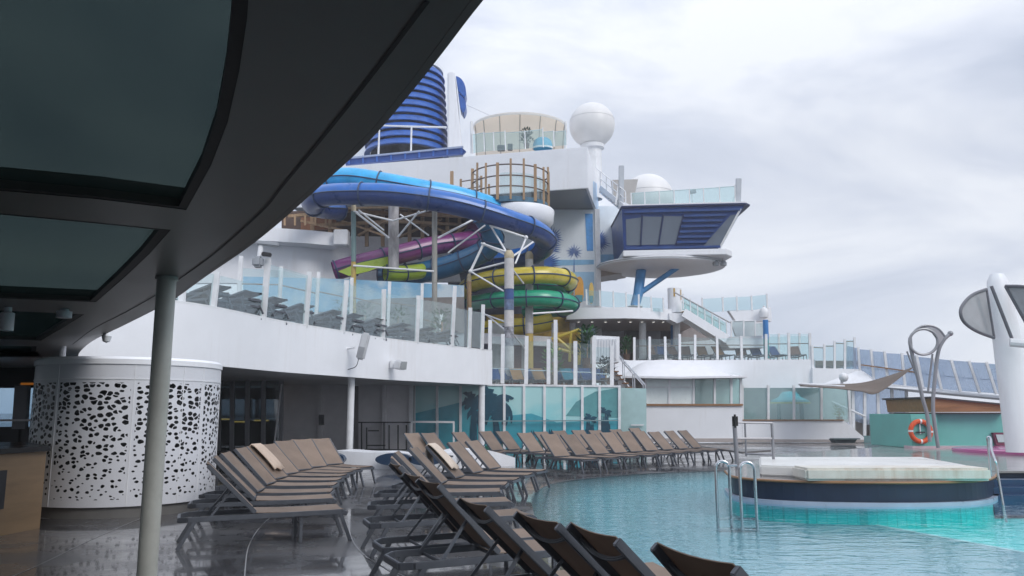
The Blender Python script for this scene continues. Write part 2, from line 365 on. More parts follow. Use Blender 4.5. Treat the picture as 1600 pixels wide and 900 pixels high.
def water_mat():
    m = bpy.data.materials.new('pool_water'); m.use_nodes = True; t = m.node_tree; t.nodes.clear()
    o = N(t, 'ShaderNodeOutputMaterial'); tr = N(t, 'ShaderNodeBsdfTransparent'); tr.inputs[0].default_value = (0.72, 0.96, 0.98, 1)
    gl = N(t, 'ShaderNodeBsdfGlossy'); gl.inputs['Roughness'].default_value = 0.04; gl.inputs[0].default_value = (0.9, 0.95, 1, 1)
    tcn = N(t, 'ShaderNodeTexCoord'); mpn = N(t, 'ShaderNodeMapping'); mpn.inputs['Scale'].default_value = (0.6, 1.15, 1)
    a = N(t, 'ShaderNodeTexNoise', i_Scale=3.6, i_Detail=2.5, i_Distortion=0.8); c = N(t, 'ShaderNodeTexNoise', i_Scale=11.0, i_Detail=2.0)
    ad = N(t, 'ShaderNodeMath', operation='MULTIPLY_ADD'); ad.inputs[1].default_value = 0.35
    bp = N(t, 'ShaderNodeBump', i_Strength=0.55, i_Distance=0.022)
    fr = N(t, 'ShaderNodeFresnel', i_IOR=1.33); ms = N(t, 'ShaderNodeMixShader')
    k = t.links.new
    k(tcn.outputs['Object'], mpn.inputs[0]); k(mpn.outputs[0], a.inputs['Vector']); k(mpn.outputs[0], c.inputs['Vector'])
    k(c.outputs[0], ad.inputs[0]); k(a.outputs[0], ad.inputs[2]); k(ad.outputs[0], bp.inputs['Height'])
    k(bp.outputs[0], gl.inputs['Normal']); k(bp.outputs[0], fr.inputs['Normal'])
    fm_ = N(t, 'ShaderNodeMath', operation='MULTIPLY'); fm_.inputs[1].default_value = 0.47; k(fr.outputs[0], fm_.inputs[0]); k(fm_.outputs[0], ms.inputs[0]); k(tr.outputs[0], ms.inputs[1]); k(gl.outputs[0], ms.inputs[2]); k(ms.outputs[0], o.inputs[0]); return m
tag(sheet_holes([(x, y) for x, y in pool], [], -0.006).build('pool_water', water_mat()), 'rippled teal pool water', None, kind='structure')

# ================================================================== FOREGROUND CANOPY
CZ = 2.75
edge_px = [(755,0),(690,84),(640,147),(575,222),(500,291),(430,353),(380,392),(320,433),(277,464),(240,485),(190,510),(155,527),(136,539),(124,551),(122,558)]
edge = cr([Vector((6.5,-1.3,CZ)), Vector((3.0,-0.35,CZ)), Vector((1.3,0.45,CZ)), Vector((0.5,1.15,CZ)), Vector((0.12,1.68,CZ))] + [G(x, y, CZ) for x, y in edge_px], 5)
def off(c, d):
    res = []
    for i, p in enumerate(c):
        t = (c[min(i+1, len(c)-1)] - c[max(i-1, 0)]).normalized(); res.append(p + Vector((-t.y, t.x, 0))*(-d))
    return res
can = thing('canopy', 'dark curved canopy with tinted glass skylights over the walkway', 'canopy', (-6, 6, 2.75))
pan1 = [G(*p, CZ) for p in ((-900,250),(0,298),(150,311),(291,328),(330,258),(356,190),(374,110),(386,30),(392,-60))] + [Vector((-0.95,1.2,CZ)), Vector((-0.9,-1.5,CZ)), Vector((-9,-1.5,CZ))]
pan2 = [G(*p, CZ) for p in ((-700,300),(0,333),(150,347),(267,359),(235,395),(195,433),(150,472),(0,466),(-700,438))]
pan3 = [G(*p, CZ) for p in ((-500,470),(0,485),(132,491),(100,511),(64,532),(0,530),(-500,522))]
pan4 = [G(*p, CZ) for p in ((-300,535),(0,540),(57,541),(56,549),(66,559),(0,558),(-300,556))]
pans = [pan1, pan2, pan3, pan4]
outer = edge + [Vector((-9.6,16.6,CZ)), Vector((-24,16.9,CZ)), Vector((-24,-9,CZ)), Vector((12,-9,CZ)), Vector((12,-2.0,CZ))]
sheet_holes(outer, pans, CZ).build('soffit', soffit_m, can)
sheet_holes(outer, pans, CZ+0.13).build('roof_skin', white2, can)
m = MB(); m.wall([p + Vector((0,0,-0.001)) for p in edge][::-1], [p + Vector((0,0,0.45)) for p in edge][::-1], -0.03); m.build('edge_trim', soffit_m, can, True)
tint = GLASS('canopy_glass', (0.205, 0.242, 0.235), 0.004, 0.04, (0.18, 0.30, 0.30), 0.25, 0.04)
def inset(poly, d):
    n = len(poly); ar = sum(poly[k].x*poly[(k+1) % n].y - poly[(k+1) % n].x*poly[k].y for k in range(n)); sg = 1 if ar > 0 else -1; res = []
    for k in range(n):
        e0 = (poly[k]-poly[k-1]).normalized(); e1 = (poly[(k+1) % n]-poly[k]).normalized()
        n0 = Vector((-e0.y, e0.x, 0)); n1 = Vector((-e1.y, e1.x, 0)); b = n0+n1
        b = b/max(0.35, b.dot(n0)); res.append(poly[k] + b*d*sg)
    return res
for pn, fw in zip(pans, (0.045, 0.06, 0.08, 0.08)):
    inn = inset(pn, fw); n = len(pn); up_ = Vector((0,0,0.125))
    mm = MB(); ring_ = lambda A_, B_: [(i, (i+1) % n, n+(i+1) % n, n+i) for i in range(n)]
    mm.add([p + Vector((0,0,0.004)) for p in pn] + [p + Vector((0,0,0.004)) for p in inn], ring_(0,0))
    mm.add([p + Vector((0,0,0.004)) for p in inn] + [p + Vector((0,0,0.05)) for p in inn], ring_(0,0))
    mm.add(list(pn) + [p + up_ for p in pn], ring_(0,0))
    mm.build('skylight_frame', black, can)
    MB().prism([p + Vector((0,0,0.05)) for p in inn], (0,0,0.02)).build('glass_panel', tint, can)
def ribbon(c, w, z):
    a = off(c, w/2); b = off(c, -w/2); n = len(c); m = MB()
    return m.add([p + Vector((0,0,z)) for p in a] + [p + Vector((0,0,z)) for p in b], [(i, i+1, n+i+1, n+i) for i in range(n-1)])
seam_px = [(668,0),(600,91),(520,194),(440,291),(406,332),(333,397),(282,434),(248,458),(195,488),(145,514),(113,538)]
ribbon(cr([G(x, y, CZ) for x, y in seam_px], 5), 0.016, -0.003).build('seam', black, can)
# spotlights under the canopy
def spot(px, py, r, h, lab):
    c = G(px, py, CZ); o = thing('ceiling_spotlight', lab, 'spotlight', c, 'spotlights under the dark canopy')
    MB().lathe(c + Vector((0,0,-h)), [(0.001,0),(r,0),(r,h*0.75),(r*0.55,h*0.8),(r*0.55,h)], 14).build('housing', white2, o, True)
spot(13,480,0.07,0.26,'tall white spotlight hanging by the left frame edge under the canopy')
spot(101,483,0.08,0.10,'short white spotlight under the canopy beside the third skylight corner')
cl = G(99,541,CZ); lf = thing('hanging_floodlight', 'white floodlight hanging from the canopy above the perforated drum', 'floodlight', cl)
MB().tube([cl, cl+Vector((0,0,-0.18))], 0.05, 10).build('bracket', white2, lf, True)
MB().lathe(cl+Vector((0.02,-0.05,-0.55)), [(0.001,0),(0.06,0.0),(0.11,0.2),(0.09,0.34),(0.001,0.36)], 14).build('housing', white2, lf, True)
lf2p = G(167,522,CZ+0.0); lf2 = thing('hanging_floodlight', 'small grey floodlight at the canopy edge in front of the white fascia', 'floodlight', lf2p)
MB().lathe(lf2p+Vector((0,0,-0.13)), [(0.001,0),(0.05,0.02),(0.07,0.1),(0.03,0.16)], 10).build('housing', white2, lf2, True)

# near pole
pc = G(247, 875, 0.0); pc = Vector(((246-800)/FPX*6.75*1.0, 6.75, 0))
pb = P(246.5, 645, 6.75)
near_pole = thing('support_column', 'thick grey-green round column holding up the dark canopy', 'column', (pb.x, pb.y, 0))
MB().lathe((pb.x,pb.y,0), [(0.078,0.03),(0.078,2.72)], 28).build('shaft', polem, near_pole, True)
MB().lathe((pb.x,pb.y,0), [(0.001,0.001),(0.13,0.001),(0.13,0.03),(0.079,0.03)], 28).build('base_plate', polem, near_pole, True)
MB().lathe((pb.x,pb.y,2.72), [(0.079,0),(0.092,0),(0.092,0.028),(0.001,0.028)], 28).build('collar', polem, near_pole, True)

# ================================================================== PERFORATED DRUM
dc = Vector((-6.62, 14.0, 0)); DR = 1.46
def perf_mat():
    m = bpy.data.materials.new('perforated_sheet'); m.use_nodes = True; t = m.node_tree; b = t.nodes['Principled BSDF']
    b.inputs['Base Color'].default_value = (0.70, 0.71, 0.75, 1); b.inputs['Roughness'].default_value = 0.4
    uv = N(t, 'ShaderNodeUVMap'); sep = N(t, 'ShaderNodeSeparateXYZ'); k = t.links.new; k(uv.outputs[0], sep.inputs[0])
    def mt(op, a, bv=None, c=None):
        q = N(t, 'ShaderNodeMath', operation=op)
        for i, x in enumerate((a, bv, c)):
            if x is None: continue
            if isinstance(x, (int, float)): q.inputs[i].default_value = x
            else: k(x, q.inputs[i])
        return q.outputs[0]
    nz = N(t, 'ShaderNodeTexNoise', i_Scale=9.0, i_Detail=2.0)
    k(uv.outputs[0], nz.inputs['Vector'])
    dv = N(t, 'ShaderNodeVectorMath', operation='MULTIPLY_ADD'); dv.inputs[1].default_value = (0.06, 0.06, 0); k(nz.outputs['Color'], dv.inputs[0]); k(uv.outputs[0], dv.inputs[2])
    mpn = N(t, 'ShaderNodeMapping'); mpn.inputs['Scale'].default_value = (8.6, 12.0, 1); k(dv.outputs[0], mpn.inputs[0])
    vo = N(t, 'ShaderNodeTexVoronoi', voronoi_dimensions='2D', i_Scale=1.0, i_Randomness=0.82); k(mpn.outputs[0], vo.inputs['Vector'])
    ve = N(t, 'ShaderNodeTexVoronoi', voronoi_dimensions='2D', feature='DISTANCE_TO_EDGE', i_Scale=1.0, i_Randomness=0.82); k(mpn.outputs[0], ve.inputs['Vector'])
    sc = N(t, 'ShaderNodeSeparateColor'); k(vo.outputs['Color'], sc.inputs[0])
    h = sep.outputs[1]
    g = N(t, 'ShaderNodeMapRange'); g.inputs['From Min'].default_value = 0.25; g.inputs['From Max'].default_value = 2.0; g.inputs['To Min'].default_value = 0.18; g.inputs['To Max'].default_value = 0.42; k(h, g.inputs[0])
    rad = mt('MULTIPLY', g.outputs[0], mt('MULTIPLY_ADD', sc.outputs[0], 0.75, 0.62))
    hole = mt('MULTIPLY', mt('LESS_THAN', vo.outputs['Distance'], rad), mt('GREATER_THAN', ve.outputs['Distance'], 0.07))
    band = mt('MULTIPLY', mt('GREATER_THAN', h, 0.28), mt('LESS_THAN', h, 2.07))
    pm = mt('PINGPONG', sep.outputs[0], 0.60); seam = mt('GREATER_THAN', pm, 0.045)
    allm = mt('MULTIPLY', mt('MULTIPLY', hole, band), seam)
    k(mt('SUBTRACT', 1.0, allm), b.inputs['Alpha']); return m
drum = thing('perforated_drum', 'white round drum clad in perforated metal with irregular dark holes', 'drum', dc)
prof = [(DR,0.17),(DR,2.36)]
sk = MB(); sk.lathe(dc, [(DR,0.17),(DR,0.9),(DR,1.6),(DR,2.36)], 72); so = sk.build('perforated_skin', perf_mat(), drum, True)
uvl = so.data.uv_layers.new(name='UVMap')
for poly in so.data.polygons:
    us = []
    for li in poly.loop_indices:
        co = so.data.vertices[so.data.loops[li].vertex_index].co; us.append((li, math.atan2(co.y, co.x), co.z))
    amax = max(u[1] for u in us)
    for li, a, z in us:
        if amax - a > math.pi: a += 2*math.pi
        uvl.data[li].uv = (a*DR + 10.0, z)
MB().lathe(dc, [(DR-0.14,0.02),(DR-0.14,2.35)], 48).build('inner_core', M('drum_core', (0.018,0.02,0.022), 0.35, var=0.3), drum, True)
MB().lathe(dc, [(0.5,0.0),(DR-0.05,0.0),(DR-0.05,0.17)], 60).build('plinth', M('plinth_grey', (0.16,0.155,0.15), 0.4), drum, True)
MB().lathe(dc, [(DR+0.005,2.36),(DR+0.02,2.36),(DR+0.02,2.44),(DR-0.03,2.48),(0.3,2.49),(0.3,2.36)], 60).build('top_rim', white, drum, True)
MB().lathe(dc, [(DR+0.003,2.12),(DR+0.01,2.12),(DR+0.01,2.135),(DR+0.003,2.135)], 60).build('trim_band', white2, drum, True)
for i in range(10):
    a = i*2*0.60/DR*1.0 - 0.0 - 10.0/DR; x, y = math.cos(a), math.sin(a)
    MB().bar(dc+Vector((x*(DR+0.002),y*(DR+0.002),0.18)), dc+Vector((x*(DR+0.002),y*(DR+0.002),2.35)), 0.012, 0.008, up=(x,y,0)).build('seam_strip', white2, drum)

# ================================================================== BALCONY
fpx = [(122,558.3),(160,560),(200,562),(280,566),(345,571),(440,580),(520,586),(600,592),(690,597),(769,601)]
fb = cr([G(x, y, CZ) for x, y in fpx], 6)
FT = 4.12
def YF(px):
    for i in range(len(fb)-1):
        a = 800 + fb[i].x/fb[i].y*FPX; b = 800 + fb[i+1].x/fb[i+1].y*FPX
        # horizontal image position depends on height only weakly
        if a <= px <= b: return fb[i].y + (fb[i+1].y-fb[i].y)*(px-a)/(b-a)
    return fb[0].y if px < 400 else fb[-1].y
bal = thing('curved_balcony', 'long white curved balcony fascia sweeping over the shaded bar', 'balcony', (-4, 26, 2.75))
MB().wall([p + Vector((0,0,-0.02)) for p in fb], [Vector((p.x,p.y,FT)) for p in fb], 0.12).build('fascia', white, bal, True)
m = MB(); m.wall([p + Vector((0,0,FT-CZ+0.002)) for p in fb], [p + Vector((0,0,FT-CZ+0.05)) for p in fb], 0.16); m.build('top_coaming', white2, bal, True)
back = [Vector((-1.4,37.0,CZ)), Vector((-24,37.0,CZ)), Vector((-24,17.0,CZ)), Vector((-9.7,16.9,CZ))]
inner = [p + Vector((-0.02,0.05,0)) for p in fb[1:]]
sheet_holes(inner + back, [], CZ+0.03).build('ceiling', M('balcony_ceiling', (0.60,0.61,0.62), 0.35, var=0.15), bal)
sheet_holes(inner + back, [], FT-0.06).build('deck_slab', M('balcony_deck', (0.28,0.27,0.26), 0.6), bal)
MB().prism([fb[-1]+Vector((-0.1,0.13,0)), Vector((-1.4,37,CZ)), Vector((-1.4,37,FT)), Vector((fb[-1].x-0.1,fb[-1].y+0.13,FT))], (-0.1,0,0)).build('end_wall', white, bal)
posts = []
for xb, yb, xt, yt in ((232,472,239,330),(283,480,289,398),(332,487,339,425),(411,500,419,404),(477,512,484,425),(535,521,542,438),(598,530,600,452),(651,536,654,462),(706,541,711,447),(733,544,735,481),(753,546,755,476)):
    Y = YF(xb)+0.06; b = P(xb, yb, Y); dz = FT - b.z
    posts.append((xb, yb, xt, yt, Y))
glass_rail('glass_windscreen', 'tall glass windscreen with white posts along the curved balcony', posts, 0.15, clear, white2, 0.03, 0.93, cat='windscreen', pd=0.10)
bposts = [(372,482,377,400,26.5),(436,480,440,416,29),(494,491,498,425,31),(548,500,550,434,33),(606,512,609,440,35),(658,518,660,443,36),(688,527,690,490,36.5)]
glass_rail('inner_glass_rail', 'inner glass rail with thin white posts at the back of the balcony', bposts, 0.13, clear, white2, 0.05, 0.9, rail=0.55, railm=teak, cat='railing')
# white round columns under the balcony
def round_pole(px, pyb, pyt, Y, r, lab):
    b = P(px, 645, Y); o = thing('support_column', lab, 'column', (b.x, b.y, 0), 'white columns under the balcony')
    MB().lathe((b.x,b.y,0.0), [(r,0.04),(r,CZ-0.02)], 20).build('shaft', white2, o, True)
    MB().lathe((b.x,b.y,0.0), [(0.001,0.001),(r*1.5,0.001),(r*1.5,0.04),(r*1.02,0.04)], 20).build('base_plate', white2, o, True)
round_pole(547.5,718,590,26.6,0.115,'white column under the balcony rising between the lounger rows')
round_pole(752.5,712,601,33.0,0.13,'white column at the balcony end in front of the palm glass')
# wall-mounted speaker and camera on the fascia
sy = YF(560)-0.0
a = P(543,545,YF(543)); sp_ = thing('wall_speaker', 'tall white loudspeaker on a bracket high on the balcony fascia', 'loudspeaker', a)
MB().tube([a, a+Vector((0.28,-0.22,0.03))], 0.035, 8).build('bracket', white2, sp_, True)
q = P(566,541,a.y-0.35)
m = MB(); m.bar(q+Vector((-0.06,0,-0.42)), q+Vector((0.12,0.02,0.42)), 0.26, 0.22, up=(0,1,0)); m.build('cabinet', M('speaker_grey', (0.55,0.56,0.58), 0.45), sp_, bev=0.05)
m = MB(); m.bar(q+Vector((-0.065,-0.125,-0.38)), q+Vector((0.01,-0.125,-0.03)), 0.2, 0.02, up=(0,1,0)); m.build('grille', M('speaker_grille', (0.30,0.31,0.33), 0.6), sp_)
MB().tube(cr([q+Vector((-0.1,0.05,-0.35)), q+Vector((-0.22,0.2,-0.62)), q+Vector((-0.5,0.32,-0.72))],6), 0.012, 6).build('cable', dark, sp_, True)
a = P(611,570,YF(611)); sp2 = thing('wall_floodlight', 'small white box floodlight low on the balcony fascia', 'floodlight', a)
MB().box(a.x-0.02,a.x+0.22,a.y-0.18,a.y,a.z-0.14,a.z+0.16).build('bracket', white2, sp2, bev=0.03)
m = MB(); m.bar(a+Vector((0.22,-0.2,0)), a+Vector((0.5,-0.45,-0.05)), 0.30, 0.32); m.build('housing', white2, sp2, bev=0.05)
m = MB(); m.bar(a+Vector((0.5,-0.45,-0.05)), a+Vector((0.515,-0.463,-0.053)), 0.25, 0.27); m.build('lens', M('lens_grey',(0.35,0.37,0.38),0.2), sp2)
# PTZ camera block on the windscreen
a = P(405,410,YF(411)-0.05); ptz = thing('security_camera', 'grey camera cluster on top of a balcony windscreen post', 'camera', a)
MB().box(a.x-0.15,a.x+0.12,a.y-0.2,a.y+0.1,a.z-0.15,a.z+0.15).build('housing', M('cam_grey',(0.33,0.35,0.38),0.4), ptz, bev=0.06)
MB().tube([a+Vector((0,0,0.1)), a+Vector((0.02,0.05,0.55))],0.07,10).build('mast', white2, ptz, True)
MB().bar(a+Vector((-0.1,0,0.55)), a+Vector((0.5,0.05,0.5)),0.16,0.12).build('arm', M('cam_grey',(0,0,0)), ptz, bev=0.03)
MB().bar(a+Vector((0.1,-0.1,0.22)), a+Vector((0.35,-0.12,0.18)),0.13,0.11).build('lens_barrel', dark, ptz, bev=0.02)

# ================================================================== UNDER THE BALCONY
room = thing('service_wall', 'grey panelled service wall in the shade under the balcony', 'wall', (-6, 34, 0))
for x0, x1 in ((440,497),(503,544),(560,598),(603,640)):
    slab('wall_panel', greywall, room, [(x0,601),(x1,601+0),(x1,705),(x0,705)], 34.5, 0.1, 0.0)
for x in (499.5, 549, 600, 642):
    slab('mullion', white2 if x > 630 else greywall, room, [(x-3,598),(x+3,598),(x+3,705),(x-3,705)], 34.3, 0.15)
MB().box(-10.3,-4.2,34.7,34.9,0,CZ).build('backing', M('shade_wall',(0.4,0.39,0.40),0.5), room)
slab('door_handle', dark, room, [(498,648),(506,648),(506,664),(498,664)], 34.2, 0.08)
fr = thing('stretcher_frame', 'dark metal pipe frame standing before the grey panels', 'frame', P(600,700,33.5))
m = MB()
for (x0,y0,x1,y1) in ((560,660,645,660),(565,660,565,702),(573,668,573,702),(600,660,600,702),(608,664,608,703),(622,664,622,703),(635,664,635,703),(573,696,602,696),(575,673,592,673),(570,702,640,703)):
    m.bar(P(x0,y0,33.5), P(x1,y1,33.5), 0.05)
m.build('pipe_frame', dark, fr)
hr = thing('handrail_barrier', 'white tubular barrier in front of the teal glass', 'barrier', P(680,700,33.2))
MB().bar(P(642,659,33.2), P(710,659.5,33.2), 0.08).build('rail', white2, hr)
for x in (709,): MB().bar(P(x,659,33.2), P(x,704,33.2), 0.07).build('post', white2, hr)
MB().bar(P(643,659,33.2), P(643,704,33.2), 0.07).build('post', white2, hr)
# glass doors left of the panels
gd = thing('glass_doors', 'row of dark glass doors with grey frames behind the perforated drum', 'door', P(390,690,30))
for x in (342,363,387,412,440):
    MB().bar(P(x,590,30), P(x-1,705,30), 0.14, 0.1, up=(0,1,0)).build('door_frame', M('door_frame_grey',(0.24,0.24,0.26),0.4), gd)
for x0, x1 in ((345,360),(366,384),(390,409),(415,437)):
    slab('pane', GLASS('door_glass',(0.28,0.34,0.36),0.08,0.05,(0.1,0.15,0.16)), gd, [(x0,592),(x1,592),(x1,704),(x0,704)], 30.03, 0.02)
MB().bar(P(440,600,29.6), P(428,700,29.6), 0.05).build('push_bar', greywall, gd)
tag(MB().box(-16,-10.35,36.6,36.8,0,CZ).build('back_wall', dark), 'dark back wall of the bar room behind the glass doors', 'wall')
glow = EMIT('warm_lamp', (1.0, 0.55, 0.12), 2.2)
for i, (px, py) in enumerate(((352,655),(375,659),(408,657))):
    c = P(px, py, 33.5); o = thing('bar_lamp', ['warm lamp strip glowing behind the first glass door','warm lamp strip glowing behind the second glass door','warm lamp strip glowing behind the third glass door'][i], 'lamp', c, 'warm bar lamps behind the doors')
    MB().box(c.x-0.3,c.x+0.3,c.y,c.y+0.05,c.z-0.025,c.z+0.025).build('tube', glow, o)
    MB().box(c.x-0.35,c.x+0.35,c.y+0.06,c.y+0.15,c.z-0.05,c.z+0.05).build('housing', dark, o)
cl = thing('ceiling_strip_lamp', 'warm strip lamp glowing on the ceiling of the left bar', 'lamp', P(52,599,19))
c = P(52,600,19); MB().box(c.x-0.3,c.x+0.2,c.y,c.y+0.08,c.z-0.02,c.z+0.03).build('tube', EMIT('warm_dim',(1,0.35,0.06),0.16), cl)
MB().box(c.x-0.55,c.x+0.45,c.y+0.09,c.y+0.25,c.z-0.03,c.z+0.06).build('housing', dark, cl)
# left bar: windows to the sea, low wall, counter
win = thing('sea_window_wall', 'window wall with grey frames looking out to sea behind the bar', 'window', P(30,690,21))
for x, w in ((-60,0.2),(32,0.34),(58,0.16),(75,0.25)):
    MB().bar(P(x+4,600,21), P(x-3,700,21), w, 0.15, up=(0,1,0)).build('window_frame', M('door_frame_grey',(0,0,0)), win)
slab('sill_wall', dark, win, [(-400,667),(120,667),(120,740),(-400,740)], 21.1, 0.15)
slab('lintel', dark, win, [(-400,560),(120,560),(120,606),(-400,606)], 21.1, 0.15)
slab('pane', GLASS('window_tint',(0.55,0.66,0.74),0.05), win, [(-400,606),(120,606),(120,667),(-400,667)], 21.2, 0.015)
MB().bar(P(-100,657,20.6), P(80,656.5,20.6), 0.05).build('sill_rail', greywall, win)
for x0 in (-20.5,):
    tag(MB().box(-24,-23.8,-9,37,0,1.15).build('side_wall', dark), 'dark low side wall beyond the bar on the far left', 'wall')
# chairs silhouettes
for i, (px, py) in enumerate(((8,690),(34,692),(55,690))):
    c = P(px, py, 17.5); c.z = 0; o = thing('bar_chair', ['dark bar chair at the picture edge below the sea windows','dark bar chair between the others below the sea windows','dark bar chair nearest the drum below the sea windows'][i], 'chair', c, 'dark bar chairs below the sea windows')
    MB().box(c.x-0.24,c.x+0.24,c.y-0.24,c.y+0.24,0.62,0.7).build('seat', dark, o, bev=0.02)
    MB().box(c.x-0.22,c.x+0.22,c.y+0.2,c.y+0.25,0.72,1.25).build('backrest', dark, o, bev=0.02)
    for sx_ in (-1,1):
        for sy_ in (-1,1): MB().bar(c+Vector((sx_*0.2,sy_*0.2,0.62)), c+Vector((sx_*0.23,sy_*0.23,0)), 0.035).build('leg', dark, o)
b0 = G(72,800,0); ctr = thing('bar_counter', 'pale wooden bar counter with dark top at the left edge', 'counter', (-6.9, 10.6, 0))
wood = M('counter_wood', (0.29,0.19,0.105), 0.45, var=0.2, scale=2, stretch=(0.5,0.5,4))
p0 = G(62,825,0); p1 = G(-60,850,0)
cm = MB(); cm.prism([Vector((p0.x,p0.y,0.0)), Vector((p1.x,p1.y,0.0)), Vector((p1.x-2,p1.y+1.2,0)), Vector((p0.x-1.4,p0.y+1.6,0))], (0,0,1.06)); cm.build('front_panel', wood, ctr)
cm = MB(); cm.prism([Vector((p0.x+0.08,p0.y-0.03,1.065)), Vector((p1.x+0.06,p1.y-0.1,1.065)), Vector((p1.x-2,p1.y+1.2,1.065)), Vector((p0.x-1.4,p0.y+1.7,1.065))], (0,0,0.07)); cm.build('counter_top', M('counter_black',(0.02,0.018,0.018),0.25), ctr)
dd = (p1-p0); nn = Vector((dd.y,-dd.x,0)).normalized(); nn = nn if nn.y < 0 else -nn
q0 = p0 + dd*0.55 + nn*0.006; MB().prism([q0+Vector((0,0,0.35)), q0+dd*0.3+Vector((0,0,0.35)), q0+dd*0.3+Vector((0,0,0.85)), q0+Vector((0,0,0.85))], nn*0.02).build('recess_panel', dark, ctr)
# ================================================================== LOUNGERS
def sling_mat(name, col):
    m = bpy.data.materials.new(name); m.use_nodes = True; t = m.node_tree; b = t.nodes['Principled BSDF']
    b.inputs['Roughness'].default_value = 0.55
    tcn = N(t, 'ShaderNodeTexCoord'); nz = N(t, 'ShaderNodeTexNoise', i_Scale=3.0, i_Detail=5.0)
    oi = N(t, 'ShaderNodeObjectInfo'); ad = N(t, 'ShaderNodeMath', operation='MULTIPLY_ADD'); ad.inputs[1].default_value = 0.5; ad.inputs[2].default_value = 0.0
    t.links.new(oi.outputs['Random'], ad.inputs[0]); s2 = N(t, 'ShaderNodeMath', operation='ADD'); t.links.new(ad.outputs[0], s2.inputs[0]); t.links.new(nz.outputs[0], s2.inputs[1])
    t.links.new(tcn.outputs['Object'], nz.inputs['Vector'])
    r = N(t, 'ShaderNodeValToRGB'); r.color_ramp.elements[0].position = 0.3; r.color_ramp.elements[1].position = 1.15
    r.color_ramp.elements[0].color = (*[c*0.72 for c in col], 1); r.color_ramp.elements[1].color = (*[c*1.15 for c in col], 1)
    t.links.new(s2.outputs[0], r.inputs[0]); t.links.new(r.outputs[0], b.inputs['Base Color'])
    tl = N(t, 'ShaderNodeBsdfTranslucent'); t.links.new(r.outputs[0], tl.inputs[0]); mxs = N(t, 'ShaderNodeMixShader'); mxs.inputs[0].default_value = 0.30
    t.links.new(b.outputs[0], mxs.inputs[1]); t.links.new(tl.outputs[0], mxs.inputs[2]); t.links.new(mxs.outputs[0], t.nodes['Material Output'].inputs[0])
    wv = N(t, 'ShaderNodeTexChecker', i_Scale=240.0); bp = N(t, 'ShaderNodeBump', i_Strength=0.15, i_Distance=0.002)
    t.links.new(tcn.outputs['Object'], wv.inputs['Vector']); t.links.new(wv.outputs['Fac'], bp.inputs['Height']); t.links.new(bp.outputs[0], b.inputs['Normal'])
    return m
taupe = sling_mat('taupe_sling', (0.30, 0.222, 0.170))
